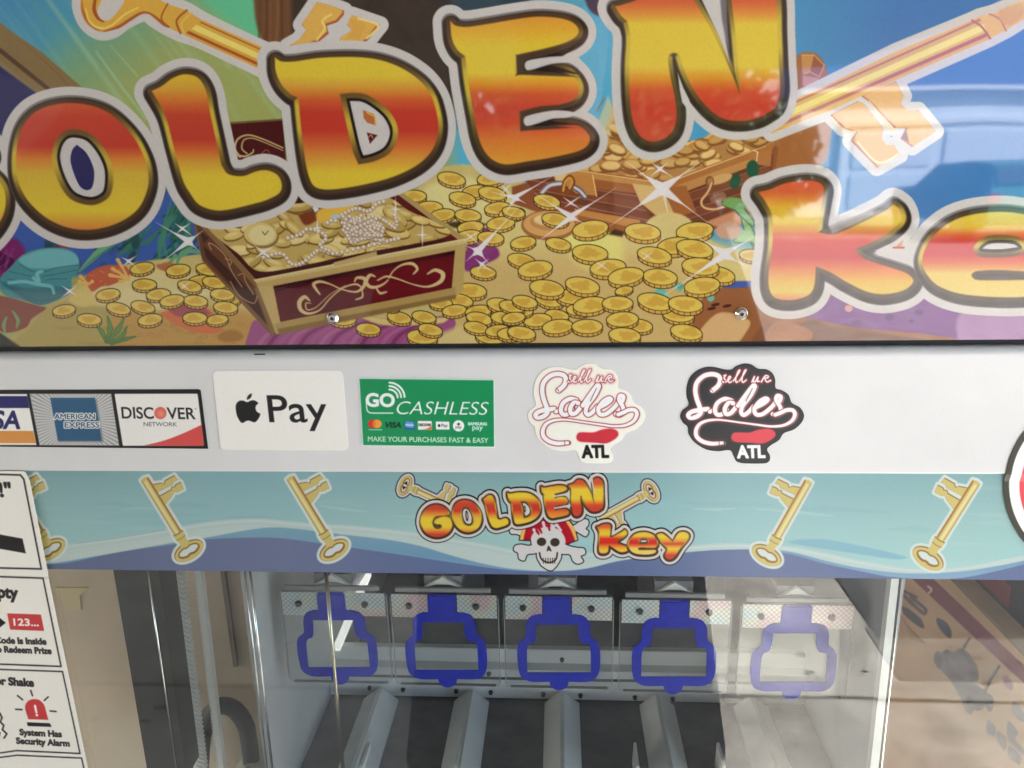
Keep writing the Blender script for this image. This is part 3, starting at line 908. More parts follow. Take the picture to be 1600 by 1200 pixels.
def draw_marquee():
    rnd = random.Random(5)
    A = Art(MX0, MX1, MZ0_ART, MZ1, MQ_Y, 0.00043, (70, 128, 165))
    X, Y = A.X, A.Y
    # --- water and light
    t = np.clip((X * 0.62 + Y * 0.78) / 330.0, 0, 1)[..., None]
    left = rampy(t[..., 0], [(0, (66, 128, 168)), (.28, (76, 142, 160)), (.45, (112, 152, 120)), (.7, (146, 156, 92)), (1, (150, 156, 88))])
    A.c[:] = left
    right = rampy(X, [(700, (82, 160, 186)), (940, (78, 158, 188)), (1230, (66, 132, 172)), (1400, (62, 108, 162)), (1600, (58, 104, 160))])
    k = np.clip((X - 690) / 30, 0, 1)[..., None]
    A.c[:] = A.c * (1 - k) + right * k
    A.fill([cr([(285, -40), (430, -40), (430, 60), (400, 70), (330, 20)])], (84, 182, 140), 0, 22, .85)
    for i in range(26):                                                         # slanting light rays
        x = rnd.uniform(-40, 330)
        w = rnd.uniform(3, 12)
        l = rnd.uniform(160, 330)
        A.line([(x - 60, -60), (x - 60 + l * .62, -60 + l * .86)], [w * .4, w], rnd.choice([(150, 188, 150), (128, 160, 110), (150, 170, 120), (170, 196, 168)]), aa=w * .6 + 1.5, alpha=rnd.uniform(.12, .32), smooth=False)
    A.line([(150, 80), (180, 122), (228, 186)], [2, 4, 3], (150, 192, 164), aa=2, alpha=.6)
    A.line([(172, 70), (214, 118)], [1.5, 3], (160, 190, 150), aa=1.6, alpha=.5)
    # dark hull and plank on the left
    A.fill([[(-160, -10), (0, 100), (60, 146), (60, 400), (-160, 400)]], (42, 40, 84), 0, 1.2)
    A.fill([[(-160, -70), (-20, 20), (22, 52), (66, 82), (130, 138), (130, 170), (60, 146), (0, 101), (-160, -10)]], (126, 104, 66), 0, 1.6)
    A.fill([[(-160, -46), (0, 74), (78, 137), (74, 142), (0, 83), (-160, -36)]], (82, 60, 42), 0, 1.2)
    A.line([(30, 62), (70, 96), (108, 135)], [1, 2, 1.5], (130, 88, 52), aa=1)
    A.fill([[(-160, -24), (0, 96), (56, 144), (60, 148), (0, 104), (-160, -10)]], (140, 120, 84), 0, 2.0, .7)
    A.fill([ell(118, 262, 60, 60)], (46, 44, 92), 0, 2)
    # trunk of wood behind the first key and the shade between the letters
    A.fill([cr([(402, -60), (398, 20), (408, 60), (420, 75), (470, 75), (480, -60)])], (104, 68, 40), 0, 4)
    for i in range(9):
        x = 406 + i * 8.5
        A.line([(x + rnd.uniform(-2, 2), -60), (x + rnd.uniform(-2, 4), 20), (x + rnd.uniform(-4, 4), 74)], rnd.uniform(2, 4.5), rnd.choice([(132, 88, 52), (84, 54, 34), (120, 76, 44), (70, 46, 32)]), aa=2, alpha=.7)
    A.fill([[(455, -90), (700, -90), (712, 200), (690, 140), (640, 90), (560, 80), (455, 76)]], (56, 45, 37), 0, 7)
    A.fill([[(660, -90), (850, -90), (830, 8), (700, 30)]], (40, 40, 46), 0, 10, .8)
    A.fill([cr([(800, -90), (920, -90), (915, 8), (880, 4), (840, 2)])], (74, 150, 172), 0, 4)
    A.fill([cr([(905, -60), (960, -60), (940, 22), (918, 10)])], (52, 42, 66), 0, 3)
    for i in range(30):
        A.fill([ell(rnd.uniform(470, 690), rnd.uniform(-60, 120), rnd.uniform(10, 40), rnd.uniform(4, 10), rnd.uniform(0, 3))], rnd.choice([(66, 54, 42), (48, 38, 33), (60, 48, 42)]), 0, 6, .5)
    # lid of the left chest
    lid = [(360, 194), (444, 188), (446, 258), (372, 254)]
    A.fill([[(356, 191), (446, 185), (448, 262), (370, 258)]], (104, 84, 46))
    A.fill([lid], (70, 22, 22))
    for wv, pts in ((3.2, [(375, 245), (367, 232), (372, 217), (388, 211), (410, 217), (442, 231)]), (2.2, [(386, 240), (378, 232), (381, 219), (394, 216), (412, 222), (442, 235)]), (3, [(372, 243), (384, 244), (395, 238), (396, 234)])):
        A.line(pts, [wv, wv, wv * .8, wv * .7, wv * .6], (188, 164, 108))
    A.line([(409, 240), (416, 234), (421, 238)], 1.4, (150, 88, 72))
    # --- deep water behind the letters, weed
    A.fill([cr([(-160, 300), (40, 330), (120, 350), (240, 330), (262, 292), (330, 330), (330, 420), (200, 430), (80, 430), (-160, 420)])], (56, 84, 150), 0, 8)
    A.fill([cr([(-60, 372), (20, 372), (40, 395), (30, 425), (5, 438), (-60, 440)])], (112, 34, 92), 0, 5)
    A.fill([cr([(-10, 395), (14, 398), (22, 412), (6, 424)])], (72, 20, 62), 0, 3)
    for i in range(6): A.line([(rnd.uniform(-10, 10), rnd.uniform(390, 430)), (rnd.uniform(10, 26), rnd.uniform(388, 420))], 2, (142, 70, 124), aa=2, alpha=.6)
    A.fill([[(80, 372), (116, 376), (110, 388), (82, 386)]], (156, 46, 52), 0, 1.5)
    for i in range(44):
        x, y = rnd.uniform(200, 308), rnd.uniform(300, 405)
        if x < 240 and y < 345: continue
        A.line([(x - 20, y + rnd.uniform(10, 34)), (x - 4, y + 12), (x + rnd.uniform(6, 22), y - rnd.uniform(0, 26))], [2, rnd.uniform(5, 9), 2], rnd.choice([(44, 98, 80), (34, 74, 68), (56, 112, 86), (30, 62, 66), (48, 104, 96)]), aa=1.2, alpha=.9)
    for i in range(14):
        x, y = rnd.uniform(60, 250), rnd.uniform(352, 420)
        A.fill([ell(x, y, rnd.uniform(4, 9), rnd.uniform(8, 16), rnd.uniform(-.6, .6))], rnd.choice([(38, 58, 78), (44, 70, 84), (36, 66, 72), (52, 76, 128)]), 0, 1.5, .9)
    for i in range(10):
        A.line([(rnd.uniform(230, 300), 410), (rnd.uniform(250, 300), 370), (rnd.uniform(262, 310), 312)], [2, 7, 2], rnd.choice([(40, 88, 80), (62, 122, 92)]), aa=1.3, alpha=.8)
    A.line([(124, 424), (150, 398), (165, 385), (190, 374)], [3, 11, 9, 3], (98, 152, 112))
    A.line([(124, 424), (150, 402), (190, 376)], [1, 3, 2], (70, 122, 92))
    # --- sea bed
    sand = cr([(-160, 560), (-160, 545), (10, 530), (40, 510), (62, 484), (95, 468), (120, 442), (150, 424), (200, 412), (262, 404), (330, 398), (420, 420), (600, 380), (640, 310), (690, 262), (760, 262), (860, 300), (1000, 330), (1120, 380), (1190, 430), (1190, 600)])
    A.fill([sand], (184, 166, 104), 0, 1.5)
    A.fill([cr([(-160, 560), (-10, 545), (40, 510), (62, 484), (95, 468), (160, 470), (240, 500), (420, 500), (420, 580)])], (158, 140, 76), 0, 10, .9)
    A.fill([cr([(190, 470), (250, 480), (330, 478), (420, 500), (400, 560), (180, 560)])], (176, 132, 66), 0, 10, .8)
    A.fill([cr([(150, 440), (200, 424), (270, 420), (330, 440), (330, 462), (260, 484), (180, 480), (130, 470)])], (200, 184, 130), 0, 6, .9)
    A.fill([cr([(660, 300), (720, 275), (790, 300), (820, 330), (700, 345)])], (206, 194, 132), 0, 8, .9)
    A.fill([cr([(700, 330), (900, 350), (1180, 390), (1180, 450), (900, 430), (700, 400)])], (202, 184, 118), 0, 14, .8)
    A.fill([cr([(730, 420), (900, 395), (1060, 410), (1100, 520), (900, 560), (720, 560)])], (190, 158, 98), 0, 16, .7)
    A.fill([cr([(880, 352), (920, 348), (962, 352), (970, 420), (900, 410)])], (214, 206, 116), 0, 10, .8)
    for i in range(26):
        x, y = rnd.uniform(190, 385), rnd.uniform(505, 545)
        A.line([(x - 6, y), (x - 2, y - 4), (x + 4, y - 3.5), (x + 7, y)], .9, (142, 104, 54), aa=.7, alpha=.7)
        A.line([(x - 2, y), (x + 3, y)], 1.0, (142, 104, 54), aa=.7, alpha=.5)
    for i in range(8):
        x, y = rnd.uniform(30, 190), rnd.uniform(505, 540)
        A.line([(x, y), (x + 20, y + 2), (x + 40, y)], [1, 5, 1], (140, 122, 64), aa=2, alpha=.5)
    # corals and stones at the left
    A.fill([cr([(-160, 440), (0, 462), (60, 478), (72, 482), (50, 498), (40, 512), (8, 520), (-20, 505), (-160, 480)])], (122, 62, 46), 0, 1.2)
    shell = cr([(0, 436), (14, 420), (36, 398), (66, 388), (100, 388), (118, 396), (124, 410), (122, 424), (112, 436), (112, 455), (100, 464), (66, 477), (40, 470), (6, 460)])
    A.fill([shell], (72, 130, 136), 0, 1)
    A.fill([cr([(30, 404), (66, 390), (100, 390), (118, 398), (122, 412), (90, 418), (60, 420), (40, 416)])], (104, 164, 166), 0, 2.5, clip=[shell])
    A.fill([cr([(0, 440), (40, 450), (90, 448), (112, 452), (100, 464), (66, 477), (40, 470)])], (56, 104, 112), 0, 3, clip=[shell])
    for pts in ([(30, 412), (50, 424), (70, 424), (90, 418), (122, 414)], [(14, 424), (40, 430), (58, 434), (40, 440), (12, 436)], [(66, 432), (90, 428), (110, 424), (122, 422)], [(40, 444), (60, 440), (76, 446), (82, 456), (78, 462)], [(46, 462), (60, 470), (86, 466)], [(6, 446), (30, 456), (50, 472)], [(20, 452), (40, 464)], [(70, 438), (84, 436), (104, 436)]):
        A.line(pts, 1.0, (44, 92, 104), aa=.7, clip=[shell])
    A.line([(52, 434), (60, 440), (58, 428), (66, 424)], [5, 7, 6, 4], (112, 172, 172), aa=1, clip=[shell])
    A.line([(14, 442), (36, 440), (60, 444), (80, 448), (84, 458)], [5, 5, 6, 5, 4], (112, 172, 172), aa=1, clip=[shell])
    coral = cr([(112, 444), (130, 436), (142, 424), (160, 416), (176, 414), (196, 416), (204, 430), (190, 438), (172, 446), (158, 448), (144, 456), (136, 446), (122, 440)])
    A.fill([coral], (176, 88, 62), 0, 1)
    for i in range(16): A.fill([ell(rnd.uniform(140, 190), rnd.uniform(420, 446), 1, 1)], (206, 140, 100), 0, .8, .9, clip=[coral])
    for b, tips in (((200, 436), [(184, 406), (176, 420), (172, 430), (190, 432), (206, 424), (188, 440)]), ((136, 444), [(126, 432), (124, 440), (132, 450), (144, 440)])):
        for tp in tips: A.line([b, ((b[0] + tp[0]) / 2 + 1, (b[1] + tp[1]) / 2), tp], [5, 3.5, 6], (206, 166, 92))
    A.fill([cr([(108, 470), (116, 458), (128, 448), (140, 454), (150, 462), (170, 450), (160, 470), (130, 480)])], (192, 170, 96), 0, 2)
    A.fill([cr([(264, 484), (280, 476), (300, 474), (322, 480), (335, 492), (350, 504), (340, 520), (310, 520), (285, 512), (262, 500), (252, 490)])], (190, 104, 64), 0, 1.5)
    A.fill([cr([(264, 482), (284, 474), (310, 478), (328, 490), (300, 494), (276, 494)])], (146, 72, 74), 0, 3)
    A.fill([cr([(340, 524), (356, 516), (374, 518), (380, 528), (366, 534), (346, 533)])], (150, 104, 46), 0, 2)
    for pts, w in (([(166, 535), (160, 520), (150, 508)], 8), ([(166, 535), (172, 514), (168, 494)], 9), ([(168, 535), (184, 516), (194, 496)], 9), ([(170, 536), (190, 526), (198, 510)], 8), ([(174, 538), (196, 530), (212, 526)], 6)):
        A.line(pts, [3, w, 2], (46, 86, 48)); A.line(pts, [1.5, w - 2.5, .8], (104, 134, 66)); A.line(pts, [.6, 1.0, .5], (60, 100, 50))
    for pts in ([(8, 520), (6, 508), (10, 496)], [(26, 512), (28, 500), (20, 486)], [(340, 490), (352, 482), (362, 476)]):
        A.line(pts, [3, 6, 3], (112, 138, 84))
    for pts in ([(262, 414), (274, 400), (270, 404)], [(276, 412), (284, 396), (300, 386)], [(284, 400), (300, 392), (318, 398)]):
        A.line(pts, [4, 7, 3], (92, 144, 108))
    A.fill([cr([(245, 414), (262, 410), (275, 414), (262, 424), (248, 420)])], (164, 100, 66), 0, 1.5)
    A.fill([[(-160, 500), (-40, 500), (0, 520), (30, 541), (30, 600), (-160, 600)]], (24, 28, 22), 0, 3)
    # purple cloth under the chest
    A.fill([cr([(384, 545), (388, 522), (400, 500), (436, 520), (555, 490), (600, 498), (700, 494), (712, 506), (690, 545), (640, 580), (400, 580)])], (142, 74, 114), 0, 1.2)
    for i, x in enumerate(range(400, 640, 16)):
        A.line([(x, 548), (x + 16, 524), (x + 46, 508), (x + 70, 498)], [7, 6, 3, 1], [(164, 96, 136), (112, 44, 88), (152, 82, 124)][i % 3], aa=1.2, alpha=.75)
    A.fill([cr([(555, 490), (620, 500), (700, 496), (690, 505), (600, 508)])], (198, 176, 110), 0, 1.5)
    A.fill([cr([(640, 545), (690, 520), (770, 500), (830, 545)])], (196, 176, 116), 0, 6)
    A.fill([cr([(732, 382), (772, 384), (780, 400), (760, 412), (730, 424), (722, 404)])], (120, 50, 104), 0, 2)
    A.fill([cr([(735, 358), (760, 356), (770, 366), (740, 366)])], (136, 54, 96), 0, 1.5)
    A.fill([cr([(700, 348), (730, 346), (760, 350), (745, 356), (710, 356)])], (70, 58, 36), 0, 2)
    # --- bottom right ground, purple stone, pebbles
    A.fill([cr([(1090, 480), (1120, 452), (1180, 440), (1300, 440), (1620, 440), (1800, 440), (1800, 620), (1080, 620)])], (140, 88, 52), 0, 2)
    A.fill([cr([(1080, 545), (1120, 490), (1170, 500), (1165, 520), (1140, 545)])], (196, 158, 108), 0, 1.6)
    A.fill([cr([(1190, 510), (1260, 505), (1400, 524), (1420, 560), (1180, 560)])], (122, 76, 50), 0, 3)
    A.fill([cr([(1270, 500), (1300, 512), (1350, 520), (1440, 530), (1500, 560), (1200, 560), (1200, 530)])], (112, 72, 54), 0, 3)
    A.fill([cr([(1205, 508), (1230, 502), (1268, 518), (1262, 534), (1200, 536)])], (156, 100, 62), 0, 1.5)
    A.fill([cr([(1240, 490), (1290, 470), (1310, 455), (1440, 455), (1500, 460), (1700, 460), (1700, 560), (1500, 530), (1430, 520), (1340, 512), (1280, 500)])], (112, 62, 124), 0, 1.5)
    A.fill([cr([(1500, 490), (1600, 486), (1700, 486), (1700, 560), (1520, 560)])], (150, 110, 150), 0, 4)
    for c in ((1326, 482, 6, 5.5, (190, 136, 120)), (1390, 496, 7, 5, (82, 44, 96)), (1436, 488, 7, 4.5, (84, 46, 98)), (1424, 502, 4, 3, (84, 46, 98)), (1338, 503, 7, 4, (90, 52, 96))): A.fill([ell(*c[:4])], c[4], 0, 1)
    A.fill([cr([(1135, 440), (1200, 440), (1190, 447), (1130, 450)])], (64, 84, 150), 0, 1)
    for i in range(16): A.fill([ell(rnd.uniform(1020, 1112), rnd.uniform(446, 482), rnd.uniform(4, 8), rnd.uniform(3, 6))], rnd.choice([(104, 168, 148), (124, 186, 164), (88, 150, 134)]), 0, 1.0)
    for c in ((1118, 476), (1136, 478), (1112, 482)): A.fill([ell(c[0], c[1], 7, 2.4, -.2)], (70, 32, 26), 0, 1)
    # --- right chest
    A.fill([cr([(1180, 200), (1216, 120), (1250, 84), (1275, 84), (1290, 104), (1300, 150), (1290, 250), (1240, 270), (1180, 300)])], (150, 92, 48), 0, 1.5)
    A.fill([[(1252, 86), (1272, 86), (1266, 112), (1254, 116)]], (178, 126, 66)); A.fill([[(1272, 86), (1288, 100), (1282, 118), (1266, 112)]], (140, 76, 40)); A.line([(1252, 86), (1272, 86), (1288, 102), (1280, 120), (1266, 112), (1256, 116)], 1, (214, 180, 120), smooth=False)
    A.fill([[(1254, 118), (1280, 122), (1276, 136), (1254, 134)]], (182, 128, 110))
    A.fill([[(800, 292), (900, 262), (960, 250), (1185, 215), (1216, 230), (1208, 300), (1180, 340), (1090, 366), (1000, 372), (900, 352), (800, 318)]], (132, 76, 46), 0, 1.2)
    front = [(860, 275), (1000, 292), (1040, 300), (1060, 352), (1000, 362), (940, 350), (880, 326), (838, 300), (820, 282)]
    A.fill([front], (112, 60, 40))
    for i, (a, b) in enumerate((((830, 276), (1000, 300)), ((838, 290), (1010, 322)), ((860, 306), (1016, 338)), ((880, 322), (1020, 352)))):
        A.line([a, b], [7, 9], (118, 64, 42) if i % 2 else (104, 54, 36), smooth=False, clip=[front]); A.line([(a[0], a[1] + 6), (b[0], b[1] + 7)], 1.2, (166, 116, 80), smooth=False, alpha=.8, clip=[front])
        A.line([(a[0] + 50, a[1] + 9), (a[0] + 100, a[1] + 16)], [1, 3, ][:2], (82, 42, 28), smooth=False, alpha=.7, clip=[front])
    A.fill([[(898, 326), (1000, 344), (1000, 372), (900, 350)]], (178, 124, 64), 0, 1); A.fill([[(902, 336), (1000, 358), (1000, 372), (905, 352)]], (144, 88, 46), 0, 1)
    side = [(1040, 300), (1196, 246), (1208, 240), (1206, 296), (1166, 318), (1108, 345), (1060, 352)]
    A.fill([side], (108, 60, 40))
    for i in range(4):
        a, b = (1046, 306 + i * 13), (1200, 252 + i * 15)
        A.line([a, b], 10, (116, 64, 42) if i % 2 else (98, 52, 36), smooth=False, clip=[side]); A.line([(a[0], a[1] + 6), (b[0], b[1] + 7)], 1.2, (160, 110, 76), smooth=False, alpha=.7, clip=[side])
    A.fill([[(1100, 348), (1196, 312), (1204, 326), (1140, 360)]], (184, 128, 92), 0, 1.5)
    A.fill([[(880, 262), (1034, 285), (1042, 297), (1030, 298), (870, 274)]], (176, 126, 66)); A.fill([[(872, 272), (1030, 294), (1036, 306), (880, 290)]], (146, 88, 46))
    A.line([(886, 264), (1034, 286)], 1.4, (214, 176, 112), smooth=False)
    A.fill([[(1034, 286), (1190, 224), (1212, 224), (1200, 244), (1040, 304)]], (158, 100, 52)); A.line([(1036, 288), (1196, 228)], 1.6, (216, 176, 116), smooth=False); A.fill([[(1040, 296), (1196, 240), (1198, 250), (1044, 310)]], (176, 124, 68))
    A.fill([[(988, 287), (1034, 292), (1058, 340), (1024, 336), (1000, 316)]], (196, 164, 104), 0, 1); A.fill([[(1034, 292), (1072, 290), (1088, 330), (1056, 340)]], (150, 92, 48), 0, 1); A.line([(1034, 300), (1044, 334)], 1.5, (222, 190, 130), smooth=False)
    A.fill([[(862, 272), (926, 274), (932, 306), (900, 302)]], (176, 120, 60)); A.fill([[(864, 270), (888, 272), (880, 284), (868, 282)]], (204, 176, 120), 0, 1.5); A.line([(926, 274), (932, 306)], 2, (216, 176, 110), smooth=False)
    A.fill([[(1170, 240), (1206, 234), (1204, 260), (1176, 256)]], (164, 106, 56)); A.line([(1184, 238), (1182, 252)], 1.4, (230, 200, 150), smooth=False); A.line([(1184, 238), (1172, 232)], 1.2, (230, 200, 150), smooth=False)
    A.line([(846, 302), (858, 290), (876, 286)], [8, 8, 8], (120, 110, 110)); A.line([(847, 301), (859, 290), (876, 287)], 4, (196, 192, 196)); A.line([(896, 292), (906, 298), (914, 308)], 9, (96, 84, 84)); A.line([(896, 292), (906, 298), (914, 307)], 4, (186, 184, 194))
    A.line([(880, 300), (882, 284), (890, 276), (896, 284), (892, 294), (886, 302)], 6.5, (122, 70, 30)); A.line([(880, 298), (883, 285), (890, 278), (894, 284), (890, 294)], 3.4, (200, 142, 66))
    # handle ring and hook on the right of the chest
    A.fill([ell(1125, 280, 20, 7, -.3)], (190, 148, 92), 0, 1); A.fill([ell(1109, 284, 7, 9)], (122, 76, 44)); A.fill([ell(1110, 284, 4.5, 6)], (160, 108, 60))
    A.line([(1112, 286), (1106, 300), (1096, 314), (1100, 324), (1116, 327), (1134, 322)], 5, (120, 76, 44)); A.line([(1112, 286), (1106, 300), (1096, 314), (1100, 324), (1116, 327), (1134, 322)], 3, (206, 166, 110))
    A.fill([cr([(1110, 308), (1130, 300), (1134, 312), (1116, 318)])], (140, 100, 76), 0, 1.5, .8)
    # heap of gold in it
    heap = cr([(888, 262), (900, 250), (930, 226), (950, 190), (962, 150), (985, 190), (1000, 228), (1100, 215), (1130, 190), (1190, 200), (1216, 214), (1200, 226), (1130, 250), (1060, 276), (1030, 282), (960, 272)])
    A.fill([heap], (164, 116, 64), 0, 1)
    hc = [(rnd.uniform(890, 1210), rnd.uniform(185, 282)) for _ in range(90)] + [(934, 262), (954, 258), (988, 256), (1016, 248), (1042, 278), (1066, 252), (1106, 240), (1150, 228), (1096, 226), (964, 232), (1084, 208), (1120, 216), (1018, 272)]
    for i, (x, y) in enumerate(hc):
        rx = rnd.uniform(12, 17); an = rnd.uniform(-.5, .5)
        A.fill([ell(x, y + 2.4, rx, rx * .52, an)], (124, 78, 38), 1.0, .8, clip=[heap]); A.fill([ell(x, y, rx, rx * .5, an)], (172, 124, 64), 0, .8, clip=[heap]); A.fill([ell(x + .6, y + .4, rx * .84, rx * .38, an)], rnd.choice([(200, 160, 92), (190, 148, 84), (212, 178, 112), (184, 140, 76)]), 0, 1.0, clip=[heap])
    A.fill([[(928, 205), (950, 150), (962, 176), (946, 236)]], (206, 190, 140), 0, 3, .7); A.line([(932, 174), (944, 154)], 2, (140, 100, 60), smooth=False)
    A.fill([ell(858, 352, 44, 24)], (150, 98, 56)); A.fill([ell(858, 350, 40, 20)], (196, 148, 88)); A.fill([ell(860, 346, 32, 14)], (176, 126, 70)); A.fill([ell(862, 343, 28, 10)], (214, 186, 132), 0, 2)
    A.fill([ell(1046, 360, 40, 28)], (198, 178, 116), 0, 1.5); A.fill([[(960, 358), (976, 362), (972, 370), (950, 366)]], (66, 48, 30), 0, 2)
    # sea weed in front of it
    for c in ((1149, 283, 8, 12, .3), (1176, 264, 10, 14, 0)): A.fill([ell(*c)], (34, 74, 52), 0, 1)
    for pts in ([(1186, 400), (1180, 380), (1170, 360), (1164, 345), (1160, 330)], [(1190, 392), (1176, 372), (1150, 376)], [(1176, 350), (1150, 322), (1132, 318)], [(1190, 360), (1186, 342), (1176, 330)]):
        A.line(pts, [9, 16, 14, 9], (54, 96, 56)); A.line(pts, [5, 10, 9, 5], (116, 160, 92))
    A.fill([ell(1164, 369, 14, 10)], (142, 178, 122), 0, 2); A.fill([ell(1150, 318, 20, 9, .15)], (108, 150, 84), 0, 1)
    A.fill([cr([(1118, 358), (1140, 346), (1158, 356), (1150, 372), (1126, 372)])], (186, 146, 120), 0, 2)
    # --- loose coins
    def coins(ox, oy, rx, L, k=4.0):
        for i, q in enumerate(L):
            draw_coin(A, ox + q[0] / k, oy + q[1] / k - 1, (q[2] if len(q) > 2 else rx), q[3] if len(q) > 3 else rnd.choice([-.12, 0, .1, .2]), seed=int(q[0]) + i)
    coins(0, 270, 19, [(1300, 610), (888, 600, 19, -.18), (1113, 612), (903, 703), (1250, 680), (1185, 712, 19, .2), (1340, 690), (675, 765, 19, -.15), (990, 765, 19, -.12), (1222, 805), (1075, 803, 19, -.18), (1430, 800), (1390, 765), (740, 852, 19, .22), (893, 842, 19, .22), (1410, 845), (400, 863, 18, -.15), (558, 920, 19, .08), (938, 922, 19, -.15), (1358, 922, 17, -.1), (1218, 910, 19, 0)])
    coins(400, 270, 20.5, [(1222, 42, 22), (1470, 40, 22), (985, 150, 20), (1370, 120), (1290, 165, 21, .2), (1478, 133, 22), (1085, 220), (1165, 268, 20, -.15), (1325, 270), (1510, 225), (1600, 260), (1340, 345), (1530, 320, 22), (1330, 400), (1467, 410), (1420, 625, 20), (1345, 740, 24), (1275, 800), (1155, 820, 18), (1240, 865, 19, -.1), (1390, 870), (1530, 830, 22), (1395, 915), (1550, 910), (895, 910, 19, .2), (1050, 905, 19, .2), (545, 920), (702, 980, 19, .1), (1040, 1030, 24), (1090, 985, 19), (1460, 1030, 23), (1375, 970, 19), (1510, 990, 19), (1590, 1010), (850, 850, 12)])
    coins(800, 270, 28, [(218, 180, 21, .2), (270, 295, 21, .15), (290, 450, 20), (490, 355, 28, -.14), (817, 373), (1142, 367, 29), (1020, 460), (1142, 478, 29), (890, 520, 27, .18), (488, 505), (600, 597, 28, -.1), (925, 655, 27), (712, 650, 28, -.16), (1290, 640, 26, .2), (1178, 590, 29), (1188, 710), (70, 440, 20, -.15), (60, 550, 22), (145, 605, 27, -.15), (10, 250, 18), (235, 800, 22), (370, 780, 24), (218, 725, 27, .15), (440, 708, 27, .18), (700, 740, 14, -.2), (420, 860, 20), (490, 830, 27, -.12), (660, 820, 24), (1040, 890, 25, .1), (895, 810, 28), (1085, 825, 27), (790, 960, 22, .1), (690, 920, 25, -.05), (705, 1020, 25), (1090, 1000, 25, .18), (280, 895, 19, .15), (160, 925, 22, -.1), (285, 965, 24, -.12), (470, 965, 24), (60, 870, 18), (0, 840, 20), (10, 910, 18), (60, 1005, 22, .15), (80, 810, 20), (1500, 520, 20)])
    # --- left chest
    A.fill([[(298, 330), (312, 338), (405, 438), (436, 522), (424, 524), (316, 408)]], (112, 82, 52))
    A.fill([[(306, 346), (400, 440), (430, 520), (316, 404)]], (92, 58, 40)); A.fill([[(312, 360), (326, 372), (318, 380)]], (62, 38, 30))
    A.fill([[(318, 384), (400, 462), (416, 506), (322, 402)]], (62, 36, 28))
    for pts in ([(330, 390), (326, 380), (336, 384), (352, 400), (362, 424), (378, 448)], [(352, 404), (362, 408), (358, 416)], [(372, 430), (380, 428), (384, 440), (396, 460)], [(360, 440), (374, 462), (396, 474), (402, 462)]): A.line(pts, 1.6, (160, 124, 92))
    A.fill([[(300, 322), (316, 332), (405, 436), (402, 452), (312, 352)]], (122, 92, 58)); A.fill([[(316, 345), (330, 346), (408, 432), (402, 440)]], (164, 138, 88))
    A.fill([[(404, 436), (436, 518), (424, 522), (398, 452)]], (120, 92, 56))
    top = [(315, 342), (470, 300), (622, 303), (728, 375), (404, 440)]
    A.fill([top], (64, 26, 26), 1)
    A.fill([[(618, 302), (628, 300), (730, 374), (720, 378)]], (160, 134, 82)); A.fill([[(608, 304), (620, 303), (720, 378), (706, 384)]], (84, 28, 26))
    hp = cr([(324, 350), (350, 330), (400, 318), (470, 318), (520, 306), (600, 306), (640, 330), (676, 345), (704, 362), (690, 372), (640, 382), (560, 396), (470, 415), (420, 424), (396, 420), (372, 396), (340, 372)])
    A.fill([hp], (176, 150, 84), 0, 1)
    A.fill([cr([(462, 318), (500, 312), (510, 330), (480, 352), (466, 336)])], (112, 52, 28), 0, 2.5, clip=[hp]); A.fill([cr([(496, 330), (530, 318), (560, 326), (530, 346), (500, 348)])], (206, 166, 62), 0, 3, clip=[hp])
    for i in range(150):
        x, y = rnd.uniform(320, 705), rnd.uniform(306, 424)
        if 470 < x < 550 and y < 340: continue
        rx, an = rnd.uniform(13, 24), rnd.uniform(-.4, .7)
        A.fill([ell(x, y + 1.8, rx, rx * .42, an)], (112, 84, 42), .8, .8, clip=[hp]); A.fill([ell(x, y, rx, rx * .40, an)], rnd.choice([(198, 172, 100), (182, 156, 86), (206, 184, 122), (168, 140, 72)]), 0, .9, clip=[hp]); A.fill([ell(x - 2, y - 1.5, rx * .6, rx * .18, an)], (216, 198, 140), 0, 2, .6, clip=[hp])
    A.fill([ell(408, 369, 27, 18, .1)], (128, 100, 56), 1); A.fill([ell(407, 366, 26, 18, .1)], (196, 172, 108)); A.fill([ell(409, 367, 20, 15)], (206, 190, 134), 0, 1); A.line([(410, 362), (414, 367), (419, 361)], 1.5, (92, 74, 48), smooth=False)
    def pearls(path, r):
        p = cr(path, False, 10); last = None
        for q in p:
            if last is None or np.hypot(*(q - last)) > r * 1.7:
                last = q
                A.fill([ell(q[0], q[1] + .5, r, r, n=12)], (128, 104, 84), .6, .6); A.fill([ell(q[0], q[1], r, r, n=12)], (196, 178, 156), 0, .7); A.fill([ell(q[0] - .8, q[1] - .9, r * .5, r * .5, n=10)], (218, 206, 194), 0, .8)
    pearls([(412, 402), (440, 396), (455, 412), (470, 412), (486, 400), (500, 390), (520, 396), (560, 388), (600, 378), (624, 372)], 3.0)
    pearls([(450, 372), (470, 366), (480, 358), (500, 362), (510, 372), (500, 384), (516, 392)], 3.0)
    pearls([(512, 348), (530, 338), (556, 326), (576, 330), (590, 318), (604, 314)], 3.0); pearls([(594, 340), (606, 348), (618, 356), (620, 346), (616, 336)], 2.8)
    for i in range(26): pearls([(rnd.uniform(520, 588), rnd.uniform(336, 350)), (rnd.uniform(530, 600), rnd.uniform(352, 366)), (rnd.uniform(540, 610), rnd.uniform(364, 380))], 2.8)
    A.fill([[(488, 324), (496, 320), (498, 328), (492, 332)]], (186, 200, 204)); A.fill([ell(524, 338, 7, 3, -.2)], (150, 180, 190), 0, 1)
    A.fill([[(396, 437), (728, 372), (730, 382), (404, 446)]], (188, 168, 112)); A.fill([[(404, 446), (730, 382), (730, 392), (410, 456)]], (140, 112, 66)); A.line([(398, 438), (727, 374)], 1.4, (208, 192, 140), smooth=False)
